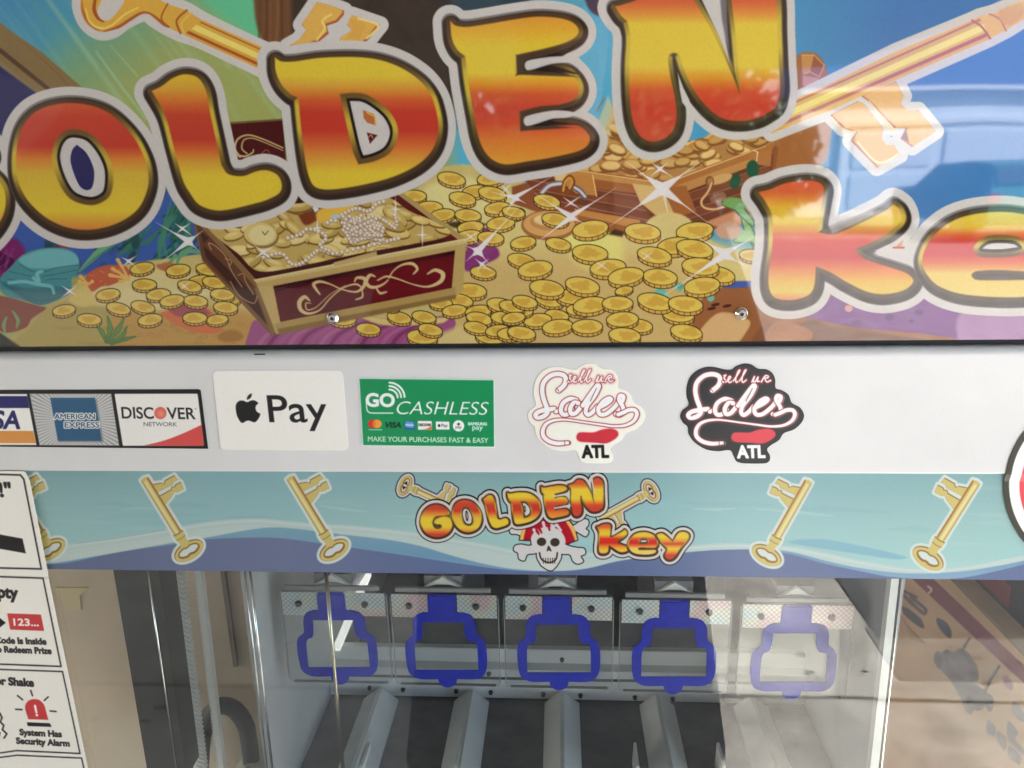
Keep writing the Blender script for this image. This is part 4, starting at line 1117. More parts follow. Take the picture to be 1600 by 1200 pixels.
    A.fill([[(520, 412), (588, 394), (590, 400), (524, 416)]], (176, 150, 96)); A.line([(522, 411), (588, 393)], 1.2, (206, 186, 132), smooth=False)
    fr = [(400, 442), (728, 380), (724, 452), (712, 466), (432, 522)]
    A.fill([fr], (172, 146, 88), 0, .9)
    A.fill([[(404, 446), (426, 448), (440, 506), (436, 520), (430, 518)]], (178, 152, 96), 0, 1.5); A.fill([[(428, 506), (712, 448), (712, 464), (434, 520)]], (160, 132, 76), 0, 2); A.fill([[(434, 514), (712, 460), (712, 467), (436, 523)]], (124, 96, 54), 0, 1.5)
    pan = [(427, 447), (711, 391), (706, 450), (438, 503)]
    A.fill([pan], (84, 22, 26)); A.fill([[(427, 447), (711, 391), (711, 398), (428, 455)]], (46, 16, 20), 0, 2, .8, clip=[pan]); A.fill([cr([(560, 440), (640, 410), (705, 410), (700, 446), (600, 470)])], (104, 20, 26), 0, 16, .6, clip=[pan])
    G = (192, 170, 118)
    for pts, w in (([(484, 470), (476, 464), (468, 472), (470, 484), (482, 490), (500, 484), (516, 466), (536, 450), (556, 444), (566, 450)], [2, 6, 7, 6, 4, 2.2, 2, 2, 3, 2]),
                   ([(500, 460), (494, 452), (490, 444), (500, 440), (516, 444), (534, 452), (556, 456), (568, 448), (570, 436), (558, 434), (554, 440)], [2, 4, 5, 4, 2.4, 2, 3, 5, 6, 4, 2]),
                   ([(586, 432), (578, 430), (572, 440), (578, 448), (590, 448), (604, 440), (614, 424), (628, 414), (644, 412), (652, 420), (646, 428)], [2, 5, 6, 5, 4, 2.4, 2, 3, 5, 4, 2]),
                   ([(590, 438), (604, 432), (622, 436), (644, 444), (668, 448), (688, 440), (692, 428), (680, 422), (668, 428)], [2, 3, 2.2, 2, 3, 6, 7, 5, 2]),
                   ([(566, 454), (566, 464), (556, 468)], [2, 3, 2]), ([(588, 450), (594, 458), (604, 456)], [2, 4, 2])):
        A.line([(x, y) for x, y in pts], w, G)
    A.line([(486, 474), (478, 474), (480, 484), (494, 480), (516, 460), (540, 446)], [1, 2, 2, 1.4, 1, 1], G); A.line([(594, 442), (606, 436), (620, 438), (650, 448)], 1.2, (84, 22, 26))
    # --- the two crossing keys behind the letters
    HW = (192, 186, 180)
    ringo = cr([(126, 0), (127, 15), (136, 35), (155, 49), (175, 47), (197, 32), (220, 21), (230, 20), (242, 30), (260, 41), (280, 51), (312, 62), (395, 101), (470, 136), (478, 106), (400, 72), (317, 32), (290, 16), (262, 6), (244, -6), (226, -40), (186, -60), (146, -46), (130, -20)])
    hole = cr([(160, 0), (153, 17), (160, 30), (172, 29), (187, 12), (194, -2), (196, -24), (180, -30), (166, -18)])
    k1 = sc_([(380, 15), (450, 30), (550, 65), (550, 92), (510, 138), (442, 162), (455, 210), (400, 255), (300, 300), (200, 290), (270, 250), (315, 185), (285, 155)], 400, 0, 4)
    k2 = sc_([(600, 95), (775, 155), (700, 250), (640, 300), (500, 280), (530, 235), (575, 205), (598, 185), (570, 155)], 400, 0, 4)
    for q in (ringo, k1, k2): A.fill([q], HW, 13.5)
    A.fill([ringo], (206, 158, 62)); A.fill([cr([(128, 0), (132, 18), (146, 40), (160, 48), (148, 46), (134, 34), (127, 16)])], (172, 96, 40), 0, 1.5)
    A.line([(150, -6), (147, 14), (153, 28), (162, 34)], [4, 6, 5, 2], (156, 78, 32)); A.line([(162, 49), (185, 42), (204, 30), (222, 20), (236, 22), (256, 38), (264, 42)], [2, 5, 5, 4, 3, 5, 3], (160, 84, 36)); A.line([(134, 14), (140, 34), (156, 44), (174, 40), (196, 22), (216, 12)], [2, 3, 4, 3, 3, 2], (224, 196, 96), aa=1.2)
    A.fill([hole], HW, 1); A.line([(262, 6), (252, 28), (262, 42)], 2.5, (156, 82, 36)); A.line([(292, 16), (276, 32), (282, 52)], 3.2, (156, 82, 36)); A.line([(300, 20), (284, 36), (288, 52)], 2.6, (214, 176, 80))
    def stripes(a0, a1, b0, b1, cols, fs):
        a0, a1, b0, b1 = map(np.array, (a0, a1, b0, b1))
        for i in range(len(cols)):
            f0, f1 = fs[i], fs[i + 1]
            A.fill([[tuple(a0 + (b0 - a0) * f0), tuple(a1 + (b1 - a1) * f0), tuple(a1 + (b1 - a1) * f1), tuple(a0 + (b0 - a0) * f1)]], cols[i], .3, .8)
    stripes((317, 32), (480, 106), (288, 54), (470, 137), [(206, 156, 60), (160, 84, 38), (206, 160, 66), (222, 200, 104), (204, 156, 60), (158, 78, 34), (204, 150, 60)], [0, .1, .17, .34, .62, .76, .9, 1])
    for q in (k1, k2): A.fill([q], (158, 82, 40)); A.fill([q + np.array([-2.5, -3]) if False else np.asarray(q) + np.array([-2.5, -3.2])], (208, 162, 76), 0, .9, clip=[q])
    A.line(sc_([(470, 90), (415, 130), (430, 180), (380, 250)], 400, 0, 4), [3, 4, 4, 3], (222, 194, 108)); A.line(sc_([(640, 115), (765, 160), (690, 240)], 400, 0, 4), [3, 4, 3], (222, 200, 124)); A.fill([sc_([(590, 110), (680, 150), (690, 170), (640, 245), (560, 240), (600, 200)], 400, 0, 4)], (204, 154, 70), 0, 1.5)
    # right key
    sh = [(1196, 176), (1257, 150), (1400, 80), (1517, 32), (1530, 26), (1552, 20), (1600, 0), (1680, -40), (1700, 10), (1600, 30), (1574, 46), (1545, 61), (1400, 125), (1300, 172), (1205, 208)]
    tA = [(1345, 150), (1400, 127), (1412, 150), (1407, 162), (1417, 172), (1435, 172), (1462, 205), (1425, 230), (1407, 217), (1415, 200), (1397, 200), (1356, 158)]
    tB = [(1297, 180), (1340, 158), (1350, 162), (1380, 200), (1377, 217), (1385, 227), (1397, 227), (1406, 242), (1370, 262), (1329, 220), (1337, 207), (1317, 200)]
    for q in (sh, tA, tB): A.fill([q], HW, 13)
    for q in (tA, tB):
        A.fill([q], (164, 84, 42)); A.fill([np.asarray(q) + np.array([3.5, -1.0])], (208, 156, 74), 0, .9, clip=[q])
    A.line([(1358, 158), (1392, 201), (1400, 203)], [2, 5, 3], (222, 190, 120)); A.line([(1340, 222), (1372, 254), (1404, 241)], [3, 4, 3], (226, 204, 146)); A.line([(1300, 184), (1318, 204), (1336, 206)], [2, 3, 3], (222, 190, 110)); A.fill([[(1408, 216), (1416, 202), (1420, 222)]], (120, 56, 36), 0, 1)
    A.fill([sh], (208, 160, 64))
    stripes((1198, 176), (1530, 27), (1206, 208), (1548, 60), [(208, 156, 70), (166, 92, 44), (200, 156, 60), (222, 200, 92), (206, 166, 64), (166, 86, 48), (206, 154, 66)], [0, .07, .16, .33, .6, .72, .88, 1])
    A.line([(1519, 32), (1534, 42), (1547, 60)], 3.4, (158, 84, 36)); A.line([(1546, 22), (1562, 30), (1572, 48)], 2.6, (166, 96, 44)); A.fill([cr([(1560, 18), (1600, 4), (1600, 22), (1575, 40)])], (196, 142, 62), 0, 2)
    # --- the words
    b = bbox(LET['G'][0])
    gG = fit(LET['G'][0], b, (-186, 9, 190, 392))
    b = bbox(LET['y'][0])
    yy = fit(LET['y'][0], b, (1662, 1888, 331, 492))
    items = [('G', gG, [])] + [(q, LET[q][0], LET[q][1]) for q in 'OLDENke'] + [('y', yy, [])]
    W = draw_letters(A, items)
    # counters and notches
    A.fill([cr([(120, 226, 1), (135, 239), (146, 262), (147, 280), (143, 294), (134, 297), (124, 290), (115, 270), (110, 250), (113, 234)])], (42, 38, 84))
    A.fill([[(567, 172), (584, 178), (588, 196), (574, 192), (568, 184)]], (172, 96, 56)); A.line([(574, 176), (586, 182), (587, 196)], 2.4, (206, 172, 80), smooth=False)
    A.fill([[(573, 207), (590, 211), (578, 225)]], (84, 24, 26)); A.line([(576, 214), (580, 211), (582, 215)], 1.2, (196, 160, 110))
    for tip, up, lo, mid in (((805, 86), [(862, 76), (912, 56)], [(862, 106), (912, 122)], [(824, 97), (862, 90.5), (895, 90), (905, 92.5), (895, 95), (862, 98), (825, 108)]), ((812, 174), [(862, 166), (912, 152)], [(862, 194), (912, 200)], [(822, 184), (860, 175), (885, 175), (896, 178), (885, 182), (862, 184), (824, 195)])):
        A.fill([[(tip[0], tip[1] + 1)] + up + lo + [(tip[0] + 1, tip[1] + 32)]], (66, 50, 38), -1.5, 1.6)
        A.fill([[(tip[0] + 14, tip[1] + 8)] + [(p[0], p[1] + 8) for p in up] + [(p[0], p[1] - 5) for p in lo] + [(tip[0] + 14, tip[1] + 24)]], (30, 24, 22), -.5, 1.4)
        A.fill([cr(mid)], W, 1.8, 1.2)
    A.fill([[(1100, -60), (1122, -60), (1127, 20), (1140, 97), (1124, 58), (1106, 20), (1092, -10), (1080, -60)]], W, 0, 1.2); A.fill([[(1120, -60), (1134, -60), (1136, 30), (1140, 97), (1128, 30)]], (104, 98, 98), 0, 2.5)
    A.fill([[(1059, 114), (1068, 138), (1077, 156), (1074, 170), (1066, 160), (1062, 140)]], W, 0, 1.1)
    A.fill([cr([(1300, 366, 1), (1366, 336, 1), (1362, 330), (1298, 352)])], (150, 144, 142), 0, 2.0, .8)
    A.fill([[(1366, 392), (1410, 372), (1424, 366), (1421, 410), (1410, 408)]], W, 0, 1.2); A.fill([[(1396, 388), (1412, 374), (1408, 388)]], (188, 130, 86)); A.line([(1396, 387), (1412, 387)], 3, (172, 62, 36), smooth=False)
    # --- sparkles
    draw_star(A, (294, 377), [(243, 347), (318, 360), (250, 412), (312, 393)], 6)
    draw_star(A, (285, 357), [(273, 349), (297, 349), (275, 366), (300, 368)], 2.4)
    draw_star(A, (201, 408), [(190, 402), (214, 399), (192, 416), (212, 416)], 2.4); draw_star(A, (109, 455), [(96, 446), (120, 446), (96, 465), (119, 461)], 2.4); draw_star(A, (288, 447), [(280, 442), (297, 441), (281, 453), (296, 453)], 1.8, alpha=.8)
    draw_star(A, (1035, 295), [(952, 354), (978, 252), (1106, 348), (1098, 250)], 10); draw_star(A, (1038, 300), [(1034, 284), (1043, 333), (1028, 300), (1048, 302)], 3)
    draw_star(A, (892, 339), [(836, 381), (836, 302), (962, 294), (914, 350)], 6); draw_star(A, (1132, 397), [(1040, 460), (1084, 366), (1178, 370), (1168, 418)], 8)
    draw_star(A, (805, 309), [(788, 336), (768, 300), (862, 276), (822, 318)], 5); draw_star(A, (747, 392), [(728, 408), (728, 384), (812, 322), (764, 412)], 6); draw_star(A, (753, 413), [(742, 404), (764, 404), (745, 422), (768, 424)], 2.6)
    draw_star(A, (411, 394), [(396, 382), (430, 384), (396, 406), (428, 408)], 3); draw_star(A, (1031, 264), [(1018, 254), (1044, 254), (1016, 276), (1050, 276)], 3); draw_star(A, (892, 317), [(880, 308), (908, 306), (882, 324), (906, 326)], 2)
    for c, r in (((496, 356), 16), ((618, 327), 20), ((660, 367), 22)): draw_star(A, c, [(c[0], c[1] - r), (c[0], c[1] + r), (c[0] - r * .5, c[1]), (c[0] + r * .5, c[1])], 2.2, alpha=.8)
    draw_star(A, (790, 296), [(782, 286), (800, 286), (782, 304), (800, 306)], 2, alpha=.7); draw_star(A, (735, 370), [(724, 362), (748, 362), (724, 378), (748, 380)], 2, alpha=.8)
    for c in ((1011, 400), (940, 415)): draw_star(A, c, [(c[0] - 12, c[1] - 9), (c[0] + 12, c[1] - 9), (c[0] - 12, c[1] + 9), (c[0] + 13, c[1] + 9)], 2, alpha=.6)
    return A
# ------------------------------------------------------------------ printed strip and stickers
STRIP_Y = 0.0022


def draw_strip(x0, x1, z0, z1):
    rnd = random.Random(11)
    A = Art(x0, x1, z0, z1, STRIP_Y, 0.00040, (128, 170, 168))
    X, Y = A.X, A.Y
    f = (Y - 739) / (900 - 739)
    A.c[:] = rampy(f, [(0, (112, 156, 158)), (.25, (126, 168, 168)), (.6, (136, 180, 176)), (.85, (140, 184, 180)), (1, (146, 188, 184))])
    k = (0.5 + 0.5 * np.sin((X - 1000) / 130.0 + f * 1.5))[..., None] * 0.35
    A.c[:] = A.c * (1 - k) + np.array([120, 172, 182]) * k
    for i in range(46):                                                         # brushed water streaks
        x, y = rnd.uniform(-60, 1650), rnd.uniform(760, 880)
        l = rnd.uniform(60, 200)
        A.line([(x, y), (x + l * .5, y + rnd.uniform(-4, 5)), (x + l, y + rnd.uniform(-4, 8))], [1, rnd.uniform(4, 12), 1], rnd.choice([(150, 186, 182), (112, 160, 166), (142, 176, 170), (128, 178, 182)]), aa=3, alpha=rnd.uniform(.15, .4))
    white = [(-120, 880), (0, 868), (75, 858), (120, 848), (178, 840), (257, 827), (335, 814), (401, 810), (450, 814), (499, 818), (551, 821), (630, 829), (709, 841), (761, 850), (800, 858), (860, 863), (924, 863), (1000, 860), (1074, 853), (1121, 849), (1160, 849), (1234, 854), (1290, 864), (1347, 876), (1403, 885), (1440, 888), (1487, 887), (1543, 879), (1600, 868), (1720, 850)]
    A.fill([cr(white + [(1720, 960, 1), (-120, 960, 1)])], (168, 186, 180), 0, 1.2)
    A.line([(120, 849), (180, 841), (257, 828)], 1.0, (92, 138, 144), aa=.8, alpha=.8)
    for i in range(14):
        o = rnd.uniform(1, 16)
        A.line([(q[0], q[1] + o) for q in white[2:-2]], rnd.uniform(.6, 2.0), rnd.choice([(150, 178, 176), (182, 196, 188), (140, 174, 176)]), aa=1.2, alpha=.35)
    lb = [(-120, 900), (75, 881), (160, 867), (270, 848), (322, 840), (388, 828), (427, 824), (472, 827), (525, 834), (604, 843), (656, 853), (709, 869), (761, 882), (814, 890), (900, 893), (964, 877), (1077, 862.5), (1150, 858.5), (1192, 858), (1234, 862), (1290, 876), (1347, 888), (1420, 896), (1500, 893), (1560, 884), (1600, 876), (1720, 850)]
    A.fill([cr(lb + [(1720, 970, 1), (-120, 970, 1)])], (98, 146, 168), 0, 1, ramp=[(820, (104, 150, 166)), (870, (92, 138, 170)), (905, (112, 150, 176))])
    pb = [(-120, 905), (75, 882), (110, 879), (160, 868), (210, 859), (270, 851), (320, 843), (390, 840), (440, 841), (500, 849), (600, 863), (700, 878), (780, 889), (840, 892.5), (906, 890), (964, 877.5), (1016, 869), (1077, 863), (1121, 859.5), (1168, 859), (1192, 860), (1234, 866), (1290, 881), (1347, 893), (1389, 901), (1459, 905), (1515, 901), (1600, 882), (1720, 852)]
    A.fill([cr(pb + [(1720, 980, 1), (-120, 980, 1)])], (92, 102, 144), 0, .9, rampx=[(0, (84, 98, 134)), (450, (96, 106, 142)), (700, (80, 98, 142)), (1600, (84, 100, 142))])
    A.fill([cr([(1234, 848), (1280, 842), (1340, 852), (1416, 870), (1400, 874), (1330, 864)])], (104, 158, 178), 0, 1.5, .8)
    A.line([(1180, 795), (1240, 800), (1300, 806)], [1, 5, 1], (152, 190, 184), aa=2, alpha=.6); A.line([(1085, 795), (1120, 796), (1150, 794)], [1, 4, 1], (160, 192, 186), aa=1.5, alpha=.6)
    A.line([(500, 790), (540, 796), (575, 800)], [1, 4, 1], (152, 186, 182), aa=1.5, alpha=.6); A.line([(190, 796), (220, 794), (250, 796)], [1, 3, 1], (152, 186, 182), aa=1.5, alpha=.5); A.line([(610, 806), (660, 808)], [1, 4], (152, 186, 182), aa=1.5, alpha=.5)
    A.c[:] = A.c * .80 + A.c.mean(-1, keepdims=True) * .20
    HALO = (186, 196, 190)
    for tip, bow, mir in (((11.5, 748), (80.5, 860), False), ((226.5, 749), (296, 862), False), ((454, 747.5), (523, 861), False), ((1262.5, 753), (1197, 869), True), ((1525, 754), (1449, 874), True)):
        T = key_shape(tip, bow, mir)
        draw_key(A, T, 1.0, HALO, 4.2)
    LN = ((16, 16, 18), 1.5)
    H2 = (188, 184, 184)
    draw_key(A, key_shape((712, 795), (632, 758), True), .62, H2, 3.0, LN, .98)
    draw_key(A, key_shape((938, 811), (1018, 767), True), .66, H2, 3.0, LN, .98)
    # skull, bones and bandana
    s = lambda p: sc_(p, 780, 730, 3.81)
    bones = [cr(s([(100, 345), (150, 360), (420, 470), (470, 480), (505, 485), (512, 515), (485, 530), (500, 560), (470, 575), (440, 560), (420, 520), (370, 515), (110, 400), (70, 395), (65, 365)])),
             cr(s([(530, 345), (528, 315), (490, 310), (470, 330), (430, 355), (190, 465), (130, 460), (95, 468), (88, 495), (112, 512), (118, 545), (150, 555), (168, 520), (220, 510), (440, 380), (480, 395), (515, 412), (532, 385), (515, 365)]))]
    skull = cr(s([(196, 405), (230, 368), (300, 355), (352, 372), (384, 405), (394, 450), (372, 500), (367, 542), (342, 588, 1), (315, 613), (288, 610), (250, 585, 1), (226, 540), (222, 505), (198, 470), (190, 438)]))
    hat = cr(s([(122, 432, 1), (140, 360), (180, 300), (240, 280), (330, 285), (400, 305), (445, 360), (466, 432, 1), (430, 445), (395, 460), (385, 440), (190, 434, 1)]))
    for q in bones + [skull, hat]: A.fill([q], (14, 14, 16), 1.6)
    for q in bones: A.fill([q], (188, 186, 184))
    A.fill([hat], (156, 24, 38)); A.fill([cr(s([(122, 432, 1), (140, 360), (180, 300), (200, 295), (165, 350), (150, 400), (144, 432, 1)]))], (206, 160, 84)); A.fill([cr(s([(466, 432, 1), (445, 360), (400, 305), (385, 305), (425, 370), (452, 436, 1)]))], (206, 160, 84))
    A.fill([skull], (190, 188, 184))
    for pts in ([(206, 372), (226, 406)], [(262, 330), (278, 390)], [(310, 330), (320, 362), (330, 350)], [(340, 340), (366, 376)]): A.line(s(pts), [4.5, 4], (190, 188, 186), smooth=False)
    for pts in ([(238, 362), (252, 390)], [(290, 340), (300, 374)], [(225, 380), (236, 398)]): A.line(s(pts), [5, 3], (156, 24, 38), smooth=False)
    A.fill([ell(780 + 252 / 3.81, 730 + 444 / 3.81, 7.4, 6.6)], (56, 48, 40)); A.fill([ell(780 + 332 / 3.81, 730 + 447 / 3.81, 7.4, 6.6)], (56, 48, 40)); A.fill([cr(s([(294, 466), (282, 498), (290, 500), (296, 494), (303, 500), (312, 498)]))], (56, 48, 40))
    A.line(s([(240, 510), (250, 545), (280, 565), (310, 566), (338, 548), (346, 510)]), 2.6, (48, 40, 34))
    for x in (262, 276, 290, 304, 318, 330): A.line(s([(x, 542), (x + 1, 572)]), 1.3, (48, 40, 34), smooth=False)
    # words
    dst = {'G': (658, 706.5, 788.6, 839), 'O': (707.8, 752, 781.5, 831.5), 'L': (755, 794.5, 773.5, 825), 'D': (793, 843.7, 769.5, 819), 'E': (845.7, 889, 758.4, 809.5), 'N': (888.7, 942.4, 746.5, 806.5), 'k': (932.6, 982, 818.5, 865), 'e': (982, 1027, 831.5, 866.5), 'y': (1026.5, 1076, 831, 874)}
    items = []
    for q in 'GOLDENkey':
        b = bbox(LET[q][0])
        items.append((q, fit(LET[q][0], b, dst[q]), [fit(h, b, dst[q]) for h in LET[q][1]]))
    draw_letters(A, items, dark=3.4, white=4.2, line=1.8, bev=1.9, hole=(1.8, 1.4, 3))
    for q, h in (('O', (729.5, 806, 2.2, 8.5)), ('D', (820, 795, 1.8, 5))): A.fill([ell(*h, -.08)], (18, 18, 20), 0, .8); A.fill([ell(h[0] + .3, h[1], h[2] * .5, h[3] * .6, -.08)], (150, 160, 160), 0, .8)
    for pts in ([(866, 775.5), (886, 772)], [(867, 794), (890, 790)]): A.line(pts, [2.0, 3.4], (188, 184, 182), smooth=False)
    A.line([(924, 744), (928.5, 772)], [3, 1], (188, 184, 182), smooth=False)
    return A


def quad_round(c, r):
    """rounded corners on a four-cornered outline"""
    out = []
    c = [np.array(q, float) for q in c]
    for i in range(4):
        p, q, n = c[i - 1], c[i], c[(i + 1) % 4]
        a, b = q + (p - q) / np.linalg.norm(p - q) * r, q + (n - q) / np.linalg.norm(n - q) * r
        for t in np.linspace(0, 1, 7): out.append((1 - t)**2 * a + 2 * t * (1 - t) * q + t * t * b)
    return np.array(out)


def sticker(name, outline, depth, base, draw, mat, label, cat, group=None, step=0.00034, skirt=0.0003, bend=None, pad=3):
    w = np.array([P(q[0], q[1], depth) for q in outline])
    A = Art(w[:, 0].min() - pad * step, w[:, 0].max() + pad * step, w[:, 2].min() - pad * step, w[:, 2].max() + pad * step, depth, step, base)
    draw(A)
    A.ink = 1.15
    o = A.mesh(name, mat, None, [outline], skirt, bend)
    c = w.mean(0)
    o.data.transform(Matrix.Translation(Vector((-c[0], -c[1], -c[2]))))
    o.location = c
    return tag(o, label, cat, group)


BLK, WHT = (22, 18, 18), (228, 226, 219)


def z5(p): return sc_(p, 0, 560, 4.848)


def draw_cards(A):
    A.fill([z5([(-400, 270), (203, 270), (276, 656), (-400, 656)])], WHT); A.fill([z5([(-400, 285), (206, 285), (222, 376), (-400, 376)])], (26, 26, 92)); A.fill([z5([(-400, 548), (252, 550), (272, 643), (-400, 640)])], (204, 138, 66))
    A.text('VISA', (-44, 669), (30.5, 669.5), 27, (24, 24, 88), bold=1.1, shear=.1)
    am = z5([(225, 268), (842, 268), (902, 660), (300, 657)])
    A.fill([am], (186, 186, 184))
    c = np.array(z5([(570, 462)])[0])
    for k in range(76):
        a = 2 * math.pi * k / 76
        A.fill([[tuple(c + 22 * np.array([math.cos(a), math.sin(a)])), tuple(c + 95 * np.array([math.cos(a - .017), math.sin(a - .017)])), tuple(c + 95 * np.array([math.cos(a + .017), math.sin(a + .017)]))]], (128, 128, 128) if True else 0, 0, .5, .8, clip=[am])
    A.fill([z5([(392, 306), (732, 306), (784, 634), (446, 634)])], (110, 112, 112), 0, 2.2, .8, clip=[am]); A.fill([z5([(380, 298), (718, 298), (770, 625), (438, 625)])], (38, 84, 118))
    A.text('AMERICAN', z5([(412, 459)])[0], z5([(718, 459)])[0], 8.2, (36, 60, 84), bold=.25, edge=((226, 226, 222), 1.5)); A.text('EXPRESS', z5([(490, 524)])[0], z5([(752, 523)])[0], 8.2, (36, 60, 84), bold=.25, edge=((226, 226, 222), 1.5))
    dc = quad_round(z5([(867, 268), (1497, 267), (1545, 662), (930, 662)]), 2)
    A.fill([dc], (222, 220, 214)); A.fill([cr(z5([(1085, 662, 1), (1250, 620), (1400, 562), (1540, 496, 1), (1560, 668, 1)]))], (200, 74, 70), 0, .7, clip=[dc])
    A.text('DISC', z5([(926, 453)])[0], z5([(1165, 456)])[0], 17.4, (20, 20, 22), bold=.35, shear=-.1); A.text('VER', z5([(1270, 457)])[0], z5([(1480, 459)])[0], 17.4, (20, 20, 22), bold=.35, shear=-.1); A.text('NETWORK', z5([(1088, 513)])[0], z5([(1340, 514)])[0], 6.2, (40, 38, 38), bold=-.1)
    s = z5([(1215, 414)])[0]
    A.fill([ell(s[0], s[1], 9.6, 9.6)], (206, 96, 80)); A.fill([ell(s[0] + 1, s[1] + 1, 5.5, 5.5)], (224, 140, 120), 0, 4, .8); A.fill([ell(305.7, 638.5, .7, .7)], (40, 38, 38))


def zp(p): return sc_(p, 320, 560, 4.848)


APPLE = [(234, 372), (240, 342), (262, 322), (290, 320), (312, 329), (327, 330), (348, 320), (372, 318), (395, 328), (406, 341, 1), (390, 355), (384, 376), (393, 402), (421, 420, 1), (414, 442), (399, 467), (380, 483), (358, 480), (335, 471), (311, 476), (291, 488), (273, 484), (254, 456), (240, 420)]
LEAF = [(318, 314, 1), (322, 291), (338, 273), (356, 264, 1), (353, 288), (339, 306)]


def draw_pay(A):
    A.fill([cr(zp(APPLE))], (26, 26, 26)); A.fill([cr(zp(LEAF))], (26, 26, 26))
    A.text('Pay', zp([(492, 481)])[0], zp([(930, 481)])[0], 41.5, (26, 26, 26), bold=.55, shear=-.11)


def zg(p): return sc_(p, 550, 570, 6.667)


def draw_green(A):
    g = zg([(78, 146), (1474, 161), (1481, 853), (118, 836)])
    A.fill([g], (28, 134, 82))
    W = (226, 240, 232)
    A.text('GO', zg([(150, 430)])[0], zg([(440, 434)])[0], 19.6, W, bold=1.15, shear=-.03); A.text('CASHLESS', zg([(448, 515)])[0], zg([(1398, 522)])[0], 20.5, W, bold=-.28, shear=.26)
    A.line(zg([(150, 370), (153, 450), (165, 485), (195, 501), (250, 503), (425, 503)]), 1.7, W)
    for r in (88, 124, 160): A.line(zg([(388 + r * math.sin(t), 346 - r * math.cos(t)) for t in np.linspace(0.02, 1.5, 9)]), 2.9, W)
    A.fill([ell(*zg([(212, 615)])[0], 7.2, 6.6)], (200, 52, 40)); A.fill([ell(*zg([(262, 615)])[0], 7.2, 6.6)], (232, 150, 56)); A.fill([zg([(226, 580), (240, 590), (246, 615), (240, 640), (226, 650), (216, 630), (216, 600)])], (222, 96, 44), 0, 1.2, .8)
    A.line(zg([(178, 676), (308, 677)]), 1.3, W, alpha=.75, smooth=False)
    A.text('VISA', zg([(338, 652)])[0], zg([(508, 653)])[0], 8, (16, 34, 26), bold=.45, shear=.2)
    A.fill([quad_round(zg([(548, 583), (652, 584), (655, 680), (551, 679)]), 1)], (34, 92, 150)); A.fill([zg([(560, 592), (642, 596), (640, 660), (556, 648)])], (120, 170, 206), 0, 1, .8); A.line(zg([(562, 626), (640, 630)]), 1.6, (206, 222, 234), smooth=False)
    A.fill([quad_round(zg([(686, 585), (830, 586), (833, 678), (689, 676)]), 1)], (232, 232, 226)); A.fill([cr(zg([(740, 676, 1), (790, 660), (831, 636, 1), (833, 678, 1)]))], (206, 110, 62)); A.text('DISCOVER', zg([(694, 637)])[0], zg([(824, 638)])[0], 3.6, (30, 30, 30), bold=.25)
    A.fill([quad_round(zg([(873, 591), (1013, 592), (1016, 675), (876, 673)]), 1)], (234, 234, 230)); A.fill([ell(*zg([(908, 633)])[0], 2.0, 2.2)], (24, 24, 24)); A.text('Pay', zg([(932, 646)])[0], zg([(996, 647)])[0], 4.6, (30, 30, 30))
    A.fill([ell(*zg([(1110, 636)])[0], 8.8, 8.8)], (232, 236, 230)); A.fill([zg([(1110, 600), (1128, 618), (1110, 636), (1092, 618)])], (40, 84, 56), 0, .8); A.text('pay', zg([(1078, 662)])[0], zg([(1142, 663)])[0], 4.8, (52, 72, 58))
    A.text('SAMSUNG', zg([(1210, 628)])[0], zg([(1404, 631)])[0], 4.4, W, bold=.3); A.text('pay', zg([(1254, 675)])[0], zg([(1362, 677)])[0], 7.4, W, bold=.1)
    A.text('MAKE YOUR PURCHASES FAST & EASY', zg([(166, 797)])[0], zg([(1420, 813)])[0], 7.6, (214, 232, 214), bold=.12)


SOLES_OUT = [(100, 330), (130, 220), (200, 140), (300, 95), (400, 95), (500, 120), (570, 122), (620, 85), (700, 55), (780, 65), (850, 112), (940, 120), (1000, 160), (1030, 230), (1035, 325), (1100, 350), (1170, 400), (1205, 488), (1290, 540), (1332, 620), (1310, 700), (1230, 780), (1120, 825), (1070, 900), (980, 960), (945, 1005), (975, 1070), (968, 1130), (920, 1156), (700, 1156), (625, 1135), (595, 1080), (555, 1012), (430, 1022), (300, 1000), (180, 920), (122, 830), (110, 752), (60, 705), (35, 640), (60, 570), (122, 512), (102, 420)]
SOLES_TUBES = [([(372, 352), (430, 300), (452, 240), (435, 192), (370, 172), (285, 190), (212, 258), (192, 345), (206, 440), (240, 540), (250, 595), (205, 640), (140, 652), (118, 622), (155, 588), (240, 566), (322, 556)], 7.0),
               ([(344, 588), (372, 572)], 5.5),
               ([(570, 462), (500, 445), (425, 490), (398, 565), (418, 615), (470, 615), (520, 560)], 6.6), ([(588, 492), (540, 490), (502, 550), (512, 608), (556, 606), (600, 560), (640, 500)], 6.6),
               ([(640, 520), (700, 430), (780, 320), (806, 292), (818, 310), (770, 410), (690, 520), (672, 590), (700, 622), (750, 590), (800, 530)], 6.4),
               ([(812, 545), (900, 500), (950, 455), (925, 440), (860, 480), (812, 560), (830, 615), (890, 615), (960, 565), (1020, 500), (1040, 440)], 6.4),
               ([(1078, 470), (1088, 420), (1050, 412), (1040, 460), (1080, 530), (1085, 590), (1040, 622), (1004, 612)], 6.2),
               ([(1030, 620), (1090, 596), (1150, 568), (1215, 572), (1236, 620), (1200, 690), (1110, 738), (980, 748), (840, 730), (640, 702), (450, 676), (330, 682), (240, 720), (200, 790), (208, 862), (270, 915), (360, 938), (440, 934), (480, 930)], [6, 6, 6, 6, 6, 5, 4, 3.4, 3, 2.6, 3, 4, 5, 6, 6.4, 6.4, 6.2, 5.4, 4.6])]
